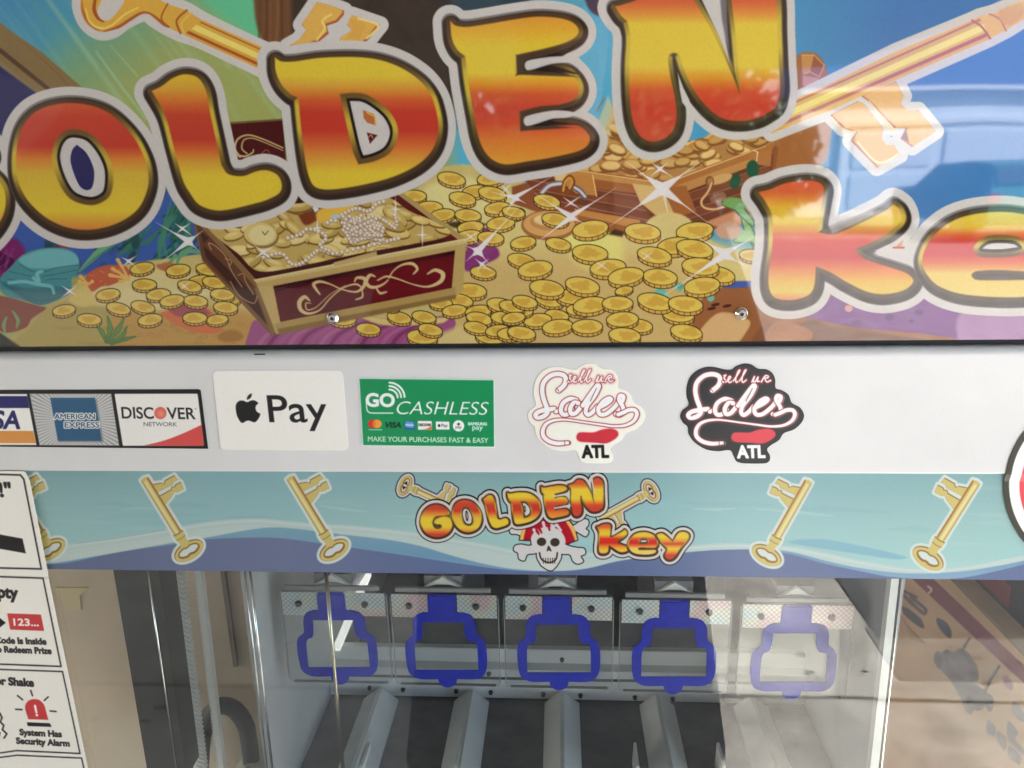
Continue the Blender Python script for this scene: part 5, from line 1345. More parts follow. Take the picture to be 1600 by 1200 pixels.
SELL = [[(492, 190), (512, 182), (494, 214), (510, 240), (492, 262), (476, 252)], [(510, 258), (548, 230), (562, 202), (546, 200), (534, 236), (552, 264), (590, 240)], [(590, 246), (640, 170), (660, 128), (642, 140), (616, 220), (622, 262), (654, 240)], [(656, 246), (702, 170), (724, 124), (706, 140), (682, 220), (690, 262), (726, 236)],
        [(786, 258), (812, 198), (800, 250), (820, 256), (850, 204), (842, 250), (866, 250)], [(884, 258), (908, 214), (930, 188), (958, 196), (948, 214), (926, 214), (928, 240), (948, 258), (978, 240)]]
SHOE = [(570, 862), (590, 824), (640, 815), (760, 816), (850, 786), (950, 775), (1018, 800), (1030, 848), (990, 892), (900, 936), (780, 930), (620, 920), (580, 900)]


def draw_soles(A, T, dark):
    rose = (222, 150, 146)
    for pts, w in SOLES_TUBES: A.line([T(p) for p in pts], np.array(w) + 8 if np.ndim(w) else w + 8, (60, 72, 72) if dark else (236, 204, 196), aa=3, alpha=.45)
    for pts in SELL: A.line([T(p) for p in pts], 7.5, (168, 40, 46) if dark else (206, 90, 90), aa=3, alpha=.5)
    A.fill([cr([T(p) for p in SHOE])], (206, 72, 78) if dark else (192, 52, 62), 1.2, 1.4, .2); A.fill([cr([T(p) for p in SHOE])], (204, 66, 76) if dark else (190, 50, 62))
    ln = (128, 22, 32)
    if not dark:
        for pts, w in SOLES_TUBES: A.line([tuple(np.array(T(p)) + (1.8, .6)) for p in pts], np.array(w) + 1.4, (150, 130, 126), alpha=.7)
    else:
        for pts, w in SOLES_TUBES: A.line([tuple(np.array(T(p)) + (2.0, .6)) for p in pts], np.array(w) + .6, (206, 160, 156), alpha=.9)
    for pts, w in SOLES_TUBES:
        A.line([T(p) for p in pts], np.array(w) + 2.9, ln); A.line([T(p) for p in pts], np.array(w) + .3, (246, 240, 234))
    A.line([T((322, 556)), T((300, 560))], 4, (244, 236, 230), smooth=False)
    for p, q in (((352, 332), (376, 362)), ((440, 914), (442, 950)), ((492, 918), (494, 944)), ((180, 612), (150, 634)), ((724, 470), (790, 330)), ((548, 560), (560, 500))): A.line([T(p), T(q)], 1.0, (50, 30, 30), smooth=False)
    for pts in SELL:
        A.line([T(p) for p in pts], 4.2, (126, 34, 38)); A.line([T(p) for p in pts], 2.3, (244, 232, 230))
    A.fill([ell(*T((982, 244)), 1, 1)], (244, 232, 230) if dark else (110, 34, 38))
    A.text('ATL', T((638, 1094)), T((922, 1090)), 18.5, (238, 236, 232) if dark else (20, 20, 22), bold=1.3, shear=-.04)


def TS1(p): return (820 + p[0] / 7.06, 560 + p[1] / 7.06)


def TS2(p): return (1050 + (92 + (p[0] - 35) * 1.052) / 7.06, 560 + (p[1] + 2) / 7.06)


def za(p): return sc_(p, 0, 730, 7.057)


def zb(p): return sc_(p, 0, 880, 3.75)


def draw_sheet(A):
    K, R2 = (24, 22, 22), (190, 58, 60)
    A.fill([[(-80, 897), (77, 901), (78, 905), (-80, 901)]], (206, 204, 196), 0, 1)
    A.line(za([(-500, 66), (225, 86), (262, 132), (455, 1122), (-500, 1098)]), 2.6, K, smooth=False)
    A.text('Win!"', (-62, 775), (18.5, 776), 21, K, bold=1.2, shear=-.18)
    A.fill([za([(0, 742), (248, 788), (285, 950), (0, 900), (-200, 870), (-200, 700)])], K)
    A.line(zb([(-300, 68), (252, 88), (358, 605), (-300, 580)]), 2.3, K, smooth=False); A.line(zb([(-300, 612), (366, 635), (469, 1115), (97, 1098), (0, 1112), (-200, 1140)]), 2.1, K, smooth=False); A.line(zb([(-200, 1165), (0, 1138), (102, 1125), (478, 1142), (520, 1330)]), 2.1, K, smooth=False)
    A.text('Is Empty', zb([(-210, 186)])[0], zb([(104, 206)])[0], 17.5, K, bold=1.25, shear=-.15)
    A.fill([quad_round(zb([(42, 294), (240, 301), (259, 397), (60, 389)]), 1.6)], R2); A.text('123...', zb([(82, 364)])[0], zb([(226, 368)])[0], 10.5, (236, 232, 226), bold=.55, shear=-.12); A.fill([zb([(-60, 340), (0, 322), (34, 349), (0, 376), (-60, 360)])], K)
    A.text('Code Is Inside', zb([(-26, 467)])[0], zb([(271, 476)])[0], 9.2, K, bold=.75, shear=-.15); A.text('To Redeem Prize', zb([(-46, 519)])[0], zb([(301, 531)])[0], 9.2, K, bold=.75, shear=-.15)
    A.text('Tilt or Shake', zb([(-130, 703)])[0], zb([(197, 722)])[0], 11.5, K, bold=.95, shear=-.15)
    A.fill([cr(zb([(147, 846), (160, 812), (192, 797), (230, 802), (258, 830), (270, 870), (283, 918, 1), (166, 914, 1)]))], R2); A.line(zb([(205, 836), (213, 874)]), 3.4, (236, 232, 226), smooth=False); A.fill([ell(*zb([(216, 890)])[0], 2, 2)], (236, 232, 226))
    A.fill([quad_round(zb([(157, 932), (292, 938), (303, 959), (162, 954)]), 1.5)], K)
    for a, b in (((103, 776), (132, 800)), ((180, 746), (190, 776)), ((282, 784), (260, 804)), ((92, 856), (128, 858)), ((294, 866), (328, 869))): A.line(zb([a, b]), 2.3, K, smooth=False)
    A.text('System Has', zb([(118, 1006)])[0], zb([(361, 1018)])[0], 9, K, bold=.75, shear=-.15); A.text('Security Alarm', zb([(98, 1056)])[0], zb([(407, 1073)])[0], 9, K, bold=.75, shear=-.15)
    A.line(zb([(0, 880), (12, 905), (2, 930), (22, 950), (14, 975), (40, 1000), (24, 1024)]), 2.6, K, smooth=False); A.fill([zb([(-10, 980), (4, 992), (0, 1010), (-20, 1006)])], K)


def draw_round(A):
    c = (1708, 760)
    A.fill([ell(*c, 129, 129, n=90)], (232, 232, 226)); A.fill([ell(*c, 113, 113, n=90)], (206, 66, 74)); A.fill([ell(*c, 84, 84, n=90)], (232, 232, 226))
    A.line([(1648, 700), (1768, 820)], 28, (206, 66, 74), smooth=False)
# ------------------------------------------------------------------ the machine
M['white_paint'] = pm('white_paint', (0.70, 0.70, 0.69), 0.22, noise=0.045, nscale=11, bump=0.08, bscale=700, spec=0.5)
M['black'] = pm('black_gap', (0.012, 0.012, 0.012), 0.7)
M['charcoal'] = pm('charcoal_metal', (0.014, 0.015, 0.0145), 0.45, noise=0.15, nscale=14)
M['chrome'] = pm('chrome', (0.75, 0.75, 0.73), 0.12, 1.0)
M['steel'] = pm('brushed_steel', (0.42, 0.43, 0.44), 0.35, 0.6, noise=0.12, nscale=25)
M['grey_panel'] = pm('grey_panel', (0.42, 0.43, 0.44), 0.4, noise=0.12, nscale=12)
M['alu'] = pm('aluminium', (0.72, 0.725, 0.70), 0.4, 0.1, noise=0.10, nscale=20)
M['dark_floor'] = pm('dark_mat', (0.12, 0.122, 0.128), 0.55, noise=0.3, nscale=30)
M['dark_back'] = pm('dark_back', (0.05, 0.05, 0.053), 0.7, noise=0.3, nscale=8)
M['white_plastic'] = pm('white_plastic', (0.74, 0.74, 0.70), 0.4, noise=0.05, nscale=30)
M['wood'] = pm('brown_board', (0.64, 0.53, 0.40), 0.7, noise=0.16, nscale=5)
M['hanger'] = pm('light_steel', (0.26, 0.26, 0.265), 0.4, noise=.08, nscale=30)
M['glass'] = glass_mat('window_glass', 0.05, (0.97, 0.985, 0.975), bump=0.05, haze=0.012)
M['clear'] = glass_mat('clear_plastic', 0.05, (0.93, 0.94, 0.94), haze=0.03)
M['sign_gloss'] = print_mat('sign_gloss', 0.03, bump=0.10, bscale=9, spec=0.62)
M['strip_gloss'] = print_mat('strip_vinyl', 0.25, spec=0.4)
M['vinyl'] = print_mat('sticker_vinyl', 0.30, spec=0.4, grain=0.05)

machine = empty('prize_machine', (0, 0.4, 0), 'white prize machine with a glossy treasure sign above a glass window', 'prize machine')

ZB0 = P(700, 739, 0)[2]                       # lower edge of the white header
ZB1 = P(800, 544, 0.006)[2]                       # its upper edge
ZS0 = P(800, 897.5, STRIP_Y)[2]               # lower edge of the printed strip
XW0, XW1 = -0.50, 0.46
bm = bmesh.new()
prof = [(0.03, ZB0), (0.0020, ZB0)] + [(0.0020 - 0.0020 * math.sin(t), ZB0 + 0.0020 - 0.0020 * math.cos(t)) for t in np.linspace(0.2, math.pi / 2, 6)]
RT = 0.0065
prof += [(RT - RT * math.cos(t), ZB1 - RT + RT * math.sin(t)) for t in np.linspace(0, math.pi / 2, 12)] + [(0.03, ZB1)]
bm_prism(bm, prof, XW0, XW1, ax='x')
for f in bm.faces: f.smooth = len(f.verts) == 4
header = from_bm('header_panel', bm, M['white_paint'], machine)
for p in header.data.polygons: p.use_smooth = False
bm = bmesh.new(); c = P(407, 553.5, .0012); bm_box(bm, c[0] - .0042, c[0] + .0036, .0002, .0012, c[2] - .0003, c[2] + .0005, .0002)
from_bm('paint_chip', bm, M['black'], header)
box('sign_recess', XW0, XW1, 0.0085, 0.03, ZB1 - 0.002, MZ1 + 0.02, M['black'], machine)  # black backing stands in for the shadow in the gap under the sign

MZ0_ART = MQ_Z0
sign = box('sign_panel', MX0, MX1, MQ_Y + 0.0006, 0.002, MQ_Z0, MZ1, M['black'], machine)
face = draw_marquee().mesh('printed_face', M['sign_gloss'], sign)
for sx, sy in ((520.5, 497), (1158, 490)):
    c = P(sx, sy, MQ_Y)
    bm = bmesh.new()
    bm_cyl(bm, (c[0], MQ_Y - 0.0002, c[2]), (c[0], MQ_Y - 0.0009, c[2]), 0.0042, 0.0042, 24)
    bm_cyl(bm, (c[0], MQ_Y - 0.0009, c[2]), (c[0], MQ_Y - 0.0030, c[2]), 0.0040, 0.0025, 24)
    s_ = from_bm('button_screw', bm, M['chrome'], sign)
    bm = bmesh.new(); bm_cyl(bm, (c[0], MQ_Y - 0.0025, c[2]), (c[0], MQ_Y - 0.00325, c[2]), 0.0013, n=6)
    from_bm('hex_socket', bm, M['black'], s_)

# upper body behind the sign and the cabinet shell round the window
box('cabinet_top', XW0, XW1, 0.03, 0.52, ZS0 + 0.02, 1.75, M['grey_panel'], machine)
box('cabinet_back', XW0, XW1, 0.50, 0.52, 0.1, ZS0 + 0.02, M['dark_back'], machine)
box('cabinet_base', XW0, XW1, 0.0, 0.52, 0.02, 0.62, M['white_paint'], machine, bev=0.004)

strip_art = draw_strip(XW0, XW1, ZS0, ZB0 + 0.001)
strip_art.ink = 1.12
strip_art.mesh('printed_strip', M['strip_gloss'], machine)
box('window_glass', XW0, XW1, 0.0030, 0.0062, 0.62, ZB0, M['glass'], machine)
box('strip_backing', XW0, XW1, 0.0064, 0.012, ZS0 + 0.0004, ZB0, M['charcoal'], machine)


def leaning_bar(name, a0, a1, b0, b1, y0, y1, mat, parent, z=None):
    """upright bar between two photo edges: (x at row 895, x at row 1200)"""
    q = [P(a0, 885, y0), P(b0, 885, y0), P(b1, 1215, y0), P(a1, 1215, y0)]
    bm = bmesh.new()
    bm_prism(bm, [(v[0], v[2]) for v in q], y0, y1)
    return from_bm(name, bm, mat, parent)


lp = leaning_bar('corner_post', 176, 232, 227, 276, 0.0085, 0.035, M['charcoal'], machine)
bm = bmesh.new(); a, b = P(229.5, 880, 0.0085), P(277.5, 1215, 0.0085); bm_cyl(bm, a, b, 0.0008, n=12); from_bm('bright_trim', bm, M['chrome'], lp, True)
leaning_bar('corner_post', 232, 279, 247, 291, 0.010, 0.035, M['charcoal'], machine)
for x0, x1, rr in ((381, 419, .0006), (389.5, 427, .0011)):
    bm = bmesh.new(); a, b = P(x0, 880, 0.012), P(x1, 1215, 0.012); bm_cyl(bm, a, b, rr, n=12); from_bm('bright_trim', bm, M['chrome'], machine, True)
XL = P(394, 1000, 0.014)[0]
XR = P(1398, 1000, 0.014)[0]
box('side_panel', XL - 0.003, XL, 0.014, 0.50, 0.62, ZS0 + 0.02, M['grey_panel'], machine)
box('side_panel', XR, XR + 0.003, 0.016, 0.50, 0.62, ZS0 + 0.02, M['grey_panel'], machine)
leaning_bar('corner_post', 1395, 1358, 1407, 1371, 0.0085, 0.016, M['white_plastic'], machine)
rp = leaning_bar('corner_post', 1407.5, 1371.5, 1410.5, 1374.5, 0.009, 0.02, M['black'], machine)
leaning_bar('bright_trim', 1411, 1375, 1412.6, 1377, 0.0088, 0.02, M['chrome'], rp)

# two toothed belts in the left bay
for (t0, t1), (u0, u1), side in (((268, 304), (283, 322), 1), ((300.5, 338), (313, 351), -1)):
    yb = 0.05
    q = [P(t0, 885, yb), P(u0, 885, yb), P(u1, 1215, yb), P(t1, 1215, yb)]
    bm = bmesh.new()
    ex = (q[1] - q[0])
    core0, core1 = (0.0, 0.30) if side > 0 else (0.35, 1.0)
    bm_prism(bm, [((q[0] + ex * core0)[0], q[0][2]), ((q[0] + ex * core1)[0], q[0][2]), ((q[3] + (q[2] - q[3]) * core1)[0], q[3][2]), ((q[3] + (q[2] - q[3]) * core0)[0], q[3][2])], yb, yb + 0.006)
    n = 46 if side > 0 else 62
    for k in range(n):
        f = (k + .5) / n
        c = q[0] * (1 - f) + q[3] * f
        w = (q[1] - q[0]) * (1 - f) + (q[2] - q[3]) * f
        hz = abs(q[3][2] - q[0][2]) / n
        if side > 0:
            a = c + w * .27; b = c + w * 1.0
            bm_prism(bm, [(a[0], c[2] + hz * .5), (b[0], c[2] - hz * .35), (b[0], c[2] - hz * .72), (a[0], c[2] + hz * .15)], yb - .001, yb + .006)
        else:
            a = c + w * .18; b = c + w * .4
            bm_prism(bm, [(a[0], c[2] + hz * .16), (b[0], c[2] + hz * .34), (b[0], c[2] - hz * .34), (a[0], c[2] - hz * .16)], yb - .001, yb + .006)
    from_bm('toothed_belt', bm, M['white_plastic'], machine)

# boards seen behind the left bay
bd = box('rear_board', XW0 - 0.2, XL - 0.003, 0.10, 0.112, 0.4, ZS0 + 0.02, M['wood'], machine)
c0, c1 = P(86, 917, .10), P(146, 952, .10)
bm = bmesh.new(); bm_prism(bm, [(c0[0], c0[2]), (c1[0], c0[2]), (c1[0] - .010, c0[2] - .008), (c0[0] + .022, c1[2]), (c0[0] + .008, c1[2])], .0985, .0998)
from_bm('board_highlight', bm, pm('highlight_tone', (.62, .52, .30), .7), bd)  # pale patch paints a reflected highlight onto the board
for px_, w_ in ((357, 9), (398, 7)):
    a, b = P(px_ - w_ / 2, 895, .098), P(px_ + w_ / 2, 1010, .098)
    box('board_seam', a[0], b[0], .096, .0997, P(px_, 1040, .098)[2], ZS0 + .02, pm('seam_dark', (.16, .12, .09), .8), bd)

# floor, rail, bars
yr = 0.185
ZR1, ZR0 = P(870, 1026, yr)[2], P(870, 1093, yr)[2]
ZM = P(870, 1048, yr)[2]
box('floor_tray', XL, XR, 0.014, yr + .02, ZR0 - 0.012, ZR0 - 0.004, M['dark_floor'], machine)
box('floor_tray', XL, XR, yr + .02, 0.50, ZM - 0.06, ZM - 0.05, M['dark_floor'], machine)
rail = box('cross_rail', XL, XR, yr, yr + 0.02, ZR0, ZM, M['alu'], machine, bev=0.001)
box('rail_lip', XL, XR, yr + 0.012, yr + 0.02, ZM, ZR1, M['alu'], rail, bev=0.0008)
box('rail_groove', XL, XR, yr - 0.0006, yr - 0.0001, ZM - 0.012, ZM - 0.009, M['black'], rail)
for px_, py_ in ((492, 1074), (578, 1074), (630, 1077), (713, 1079), (767, 1081), (849, 1084), (907, 1086), (992, 1089), (1051, 1091), (1130, 1094), (764, 1052), (878, 1030)):
    c = P(px_, py_, yr)
    bm = bmesh.new(); bm_cyl(bm, (c[0], yr - .0003, c[2]), (c[0], yr - .003, c[2]), .0026, .002, 12)
    from_bm('screw', bm, M['charcoal'], rail)
zb0 = ZR0 - 0.004
for k, (cx, cy) in enumerate(((456, 1077), (596, 1079), (737, 1080), (878, 1082), (1026, 1087), (1172, 1092))):
    x = P(cx, cy, yr)[0]
    bm = bmesh.new()
    hw = P(cx + 27, cy, yr)[0] - x; hh = hw * .9
    bm_prism(bm, [(x - hw, zb0), (x + hw, zb0), (x + hw, zb0 + .003), (x + .002, zb0 + hh), (x - .002, zb0 + hh), (x - hw, zb0 + .003)], 0.03, yr - .004)
    from_bm('support_bar', bm, M['alu'], machine)
for cx in (716, 990, 1120, 575):                                                # thin flat dividers standing at the front of the floor
    a = P(cx, 1160, 0.1)
    bm = bmesh.new(); bm_prism(bm, [(a[0] - .001, zb0), (a[0] + .003, zb0), (a[0] + .0025, a[2]), (a[0], a[2])], .07, .1)
    from_bm('divider', bm, M['white_plastic'], machine)

# things at the back of the chamber
yk = 0.42
for cx, w, col in ((735, 40, 'grey_panel'), (842, 30, 'alu'), (890, 24, 'grey_panel'), (1010, 30, 'alu'), (1240, 16, 'charcoal'), (1120, 22, 'grey_panel')):
    a, b = P(cx - w / 2, 960, yk), P(cx + w / 2, 960, yk)
    box('rear_upright', a[0], b[0], yk, yk + .03, ZM - .05, ZS0 + .02, M[col], machine)
a, b = P(662, 970, yk), P(680, 1000, yk); box('motor_block', a[0], b[0], yk - .02, yk + .02, b[2], a[2], pm('copper_brown', (.22, .08, .03), .5), machine, bev=.003)
a, b = P(648, 1000, yk - .04), P(688, 1018, yk - .04); box('motor_housing', a[0], b[0], yk - .06, yk - .02, b[2], a[2], M['black'], machine, bev=.004)
bm = bmesh.new()
q0, q1 = P(520, 1012, .16), P(531, 1012, .16); r0, r1 = P(568, 896, .36), P(580, 896, .36)
vs = [bm.verts.new(v) for v in (q0, q1, r1, r0)] ; vt = [bm.verts.new(Vector(v) - Vector((0, 0, .004))) for v in (q0, q1, r1, r0)]
bm.faces.new(vs); bm.faces.new(list(reversed(vt)))
for i in range(4): bm.faces.new((vs[i], vt[i], vt[(i + 1) % 4], vs[(i + 1) % 4]))
strip_m = pm('emissive_white', (.8, .8, .8), .4)
lb = strip_m.node_tree.nodes['Principled BSDF']; lb.inputs['Emission Color'].default_value = (1, .98, .94, 1); lb.inputs['Emission Strength'].default_value = 0.08
from_bm('white_strip', bm, strip_m, machine)  # white bar with weak emission of its own
a, b = P(1262, 902, .4), P(1278, 912, .4); box('white_strip', a[0], b[0], .4, .41, b[2], a[2], strip_m, machine)  # small white block with the same emission

bm = bmesh.new(); a, b = P(508, 880, 0.03), P(537.5, 1215, 0.03); bm_cyl(bm, a, b, .0016, n=14)
from_bm('guide_rod', bm, pm('brass_rod', (.55, .50, .38), .22, 1.0), machine, True)
bm = bmesh.new(); bm_cyl(bm, P(545, 880, .3), P(545, 1040, .3), .003, n=12); from_bm('guide_rod', bm, M['steel'], machine, True)

# upper bars with a bent white tip, one above each hanging plate
PL = [(517, 922.7), (690.7, 926), (870.5, 929), (1054.7, 934.5), (1246, 942)]
YP = 0.05
for cx, ty in PL:
    yc = YP + .006
    ap, lo, inn = P(cx, ty - 24, yc), P(cx, ty - 7, yc), P(cx, ty - 13, yc)
    hw = P(cx + 30, ty, yc)[0] - P(cx, ty, yc)[0]
    bm = bmesh.new(); bm_box(bm, ap[0] - hw, ap[0] + hw, yc + .004, .40, lo[2] + .0005, ap[2] - .001)
    hb = from_bm('hanger_bar', bm, M['hanger'], machine)
    bm = bmesh.new()
    bm_prism(bm, [(ap[0] - hw, lo[2]), (ap[0] - hw * .3, inn[2]), (ap[0] + hw * .3, inn[2]), (ap[0] + hw, lo[2]), (ap[0], ap[2])], yc, yc + .0035)
    from_bm('bent_tip', bm, M['white_plastic'], hb)
# ------------------------------------------------------------------ five clear lock plates with a blue taped outline
def holo_mat():
    mt = bpy.data.materials.new('holographic_tape')
    mt.use_nodes = True
    n, l = mt.node_tree.nodes, mt.node_tree.links
    b = n['Principled BSDF']
    geo = n.new('ShaderNodeNewGeometry')
    mp = n.new('ShaderNodeMapping'); mp.inputs['Rotation'].default_value = (0, math.radians(45), 0)
    l.new(geo.outputs['Position'], mp.inputs['Vector'])
    ck = n.new('ShaderNodeTexVoronoi'); ck.inputs['Scale'].default_value = 330.0; ck.distance = 'CHEBYCHEV'; ck.inputs['Randomness'].default_value = 0.0
    l.new(mp.outputs[0], ck.inputs['Vector'])
    nz = n.new('ShaderNodeTexNoise'); nz.inputs['Scale'].default_value = 26.0; nz.inputs['Detail'].default_value = 1.0
    l.new(geo.outputs['Position'], nz.inputs['Vector'])
    rp = n.new('ShaderNodeValToRGB')
    cs = [(.25, (.62, .56, .50)), (.42, (.60, .44, .46)), (.5, (.58, .60, .50)), (.58, (.48, .58, .60)), (.72, (.62, .60, .56))]
    rp.color_ramp.elements[0].position, rp.color_ramp.elements[0].color = cs[0][0], cs[0][1] + (1,)
    rp.color_ramp.elements[1].position, rp.color_ramp.elements[1].color = cs[-1][0], cs[-1][1] + (1,)
    for p, c in cs[1:-1]:
        e = rp.color_ramp.elements.new(p); e.color = c + (1,)
    l.new(nz.outputs['Fac'], rp.inputs['Fac'])
    dr = n.new('ShaderNodeValToRGB')
    dr.color_ramp.elements[0].position, dr.color_ramp.elements[0].color = .25, (1.15, 1.15, 1.15, 1)
    dr.color_ramp.elements[1].position, dr.color_ramp.elements[1].color = .52, (.38, .38, .4, 1)
    l.new(ck.outputs['Distance'], dr.inputs['Fac'])
    mx = n.new('ShaderNodeMix'); mx.data_type = 'RGBA'; mx.blend_type = 'MULTIPLY'; mx.inputs[0].default_value = 1.0
    l.new(rp.outputs['Color'], mx.inputs[6]); l.new(dr.outputs['Color'], mx.inputs[7])
    l.new(mx.outputs[2], b.inputs['Base Color'])
    b.inputs['Metallic'].default_value = 0.35
    b.inputs['Roughness'].default_value = 0.35
    bp = n.new('ShaderNodeBump'); bp.inputs['Strength'].default_value = .5; bp.inputs['Distance'].default_value = .0006
    l.new(ck.outputs['Distance'], bp.inputs['Height']); l.new(bp.outputs['Normal'], b.inputs['Normal'])
    return mt


M['holo'] = holo_mat()
M['blue_tape'] = pm('blue_tape', (0.003, 0.016, 0.36), 0.5, noise=0.25, nscale=160, bump=0.3, bscale=900, spec=0.15)
FO = [(330, 205, 1), (495, 205, 1), (496, 296, 1), (545, 300), (585, 318), (607, 362), (611, 425), (650, 458), (665, 510), (665, 600), (648, 660), (600, 690), (482, 690, 1), (476, 712), (455, 732), (425, 739), (395, 732), (375, 710), (370, 690, 1), (265, 690), (205, 662), (186, 600), (181, 510), (192, 462), (230, 430), (232, 370), (247, 322), (290, 298), (329, 297, 1)]
FI = [(290, 356, 1), (538, 356, 1), (540, 420), (560, 462), (600, 472), (610, 500), (612, 637, 1), (240, 637, 1), (238, 505), (250, 470), (280, 456), (290, 410)]
C3 = (870.5, 929.0)
org = P(C3[0], C3[1], YP)


def pl(p):
    q = P(760 + p[0] / 3.75, 880 + p[1] / 3.75, YP)
    return q[0] - org[0], q[2] - org[2]


fo = [pl(p) for p in cr([q for q in FO], True, 4)]
fi = [pl(p) for p in cr([q for q in FI], True, 4)]
bx0, bz1 = pl((101, 186)); bx1, bz0 = pl((737, 738))
HT = pl((400, 330))[1]
LABELS = ['clear hanging plate with a blue taped outline, leftmost, crossed by the brass rod',
          'clear hanging plate with a blue taped outline between the rod-crossed one and the middle one',
          'middle clear hanging plate with a dark blue taped outline, under the skull on the strip',
          'clear hanging plate whose blue outline is half veiled by the bright mirrored pavement',
          'clear hanging plate nearest the right wall, fully veiled by mirrored pavement']
proto = empty('lock_plate', (0, 0, 0), LABELS[2], 'lock plate', 'clear lock plates hanging in a row')


def child(name, bm, mat, parent): return from_bm(name, bm, mat, parent)


bm = bmesh.new(); bm_prism(bm, [tuple(q) for q in [(v[0], v[1]) for v in quad_round([(bx0, bz1), (bx1, bz1), (bx1, bz0), (bx0, bz0)], .004)]], 0, .003)
child('clear_sheet', bm, M['clear'], proto)
rim_m = pm('cut_edge', (.22, .225, .225), .4)
bm = bmesh.new()
for a, b, c, d_ in ((bx0 - .0004, bx0 + .0002, bz0 + .004, bz1 - .004), (bx1 - .0002, bx1 + .0004, bz0 + .004, bz1 - .004), (bx0 + .004, bx1 - .004, bz0 - .0004, bz0 + .0001)): bm_box(bm, a, b, -.0001, .0031, c, d_)
child('cut_edge', bm, rim_m, proto)
bm = bmesh.new(); bm_box(bm, bx0 + .004, bx1 - .006, .0008, .004, bz1 + .0002, bz1 + .0046, .001); child('top_flange', bm, pm('smoky_plastic', (.22, .22, .22), .3), proto)
tx0, tx1 = pl((330, 0))[0] + .0006, pl((495, 0))[0] - .0006
for a, b in ((bx0 + .0012, tx0 - .0015), (tx1 + .0015, bx1 - .0012)):
    bm = bmesh.new(); bm_box(bm, a, b, -.0006, -.0001, HT, bz1 - .0008); h = child('holographic_tape', bm, M['holo'], proto)
    cx = (a * .52 + b * .48); cz = (HT + bz1) / 2
    bm = bmesh.new(); bm_cyl(bm, (cx, -.0007, cz), (cx, -.0032, cz), .0030, .0022, 14); child('screw', bm, M['charcoal'], h)
bm = bmesh.new(); bm_box(bm, tx0, tx1, -.0005, -.0001, HT + .002, bz1 - .0004); child('tape_square', bm, M['blue_tape'], proto)
bm = bmesh.new()                                                                 # taped outline: ring between the outer and the inner curve
Vo = [bm.verts.new((p[0], -.0012, p[1])) for p in fo]
Vi = [bm.verts.new((p[0], -.0012, p[1])) for p in fi]
ed = [bm.edges.new((Vo[i], Vo[(i + 1) % len(Vo)])) for i in range(len(Vo))] + [bm.edges.new((Vi[i], Vi[(i + 1) % len(Vi)])) for i in range(len(Vi))]
bmesh.ops.triangle_fill(bm, use_beauty=True, use_dissolve=False, edges=ed)
r = bmesh.ops.extrude_face_region(bm, geom=list(bm.faces))
bmesh.ops.translate(bm, verts=[v for v in r['geom'] if isinstance(v, bmesh.types.BMVert)], vec=(0, .0008, 0))
child('taped_outline', bm, M['blue_tape'], proto)


def copy_tree(o, parent=None):
    c = o.copy(); COL.objects.link(c); c.parent = parent
    for ch in o.children: copy_tree(ch, c)
    return c


for i, (cx, ty) in enumerate(PL):
    o = proto if i == 2 else copy_tree(proto)
    o.location = Vector(P(cx, ty, YP))
    o['label'] = LABELS[i]

# ------------------------------------------------------------------ stickers on the machine
YS = -0.0004
sticker('card_sticker', np.array([(-95, 609.5), (310, 608.3), (313.3, 610), (325, 701.3), (-95, 697)]), YS, BLK, draw_cards, M['vinyl'], 'black framed strip of three card logos at the left of the white header', 'sticker')
sticker('pay_sticker', quad_round([(331.5, 579), (535.5, 578.5), (545, 704), (344.5, 703)], 10), YS, (226, 224, 217), draw_pay, M['vinyl'], 'plain white rounded sticker with a black apple and the word Pay', 'sticker')
sticker('cashless_sticker', np.array(zg([(70, 138), (1482, 153), (1489, 862), (110, 844)])), YS, (206, 230, 214), draw_green, M['vinyl'], 'green rectangular sticker reading GO CASHLESS', 'sticker')
sticker('soles_sticker', cr([TS1(p) for p in SOLES_OUT]), YS, (228, 226, 214), lambda A: draw_soles(A, TS1, False), M['vinyl'], 'white die-cut sticker with red neon script and a red shoe print', 'sticker', 'script stickers with a shoe print')
sticker('soles_sticker', cr([TS2(p) for p in SOLES_OUT]), YS, (36, 38, 40), lambda A: draw_soles(A, TS2, True), M['vinyl'], 'black die-cut sticker with white neon script and a red shoe print', 'sticker', 'script stickers with a shoe print')


def bend_at(z_hi, z_lo, y_hi, y_lo):
    def f(w):
        t = np.clip((w[..., 2] - z_lo) / (z_hi - z_lo), 0, 1)
        w[..., 1] = np.where(np.abs(w[..., 1]) < 1, y_lo + (y_hi - y_lo) * t, w[..., 1])
        return w
    return f


sticker('round_sticker', ell(1708, 760, 138, 138, n=120), -0.0006, (52, 52, 42), draw_round, M['vinyl'], 'round black rimmed sticker with a red ring, cut off at the right edge', 'sticker', bend=bend_at(ZB0 + .0005, ZB0 - .0055, -0.0006, 0.0012))
sticker('instruction_sheet', np.array([(-85, 734.8), (36, 736.6), (39.5, 738), (46, 751), (74.2, 893), (75.2, 903), (141, 1220), (-85, 1220)]), -0.0008, (224, 221, 213), draw_sheet, M['vinyl'], 'tall white instruction sheet with black boxes, a red 123 tag and a red alarm light', 'sign', step=.0004)

# ------------------------------------------------------------------ things seen through the right and left bays
X0 = P(1600, 1075, .3)[0]
zt = PX(1600, 1040, X0)[2]
ya, yb2 = 0.18, PX(1395, 880, X0)[1]


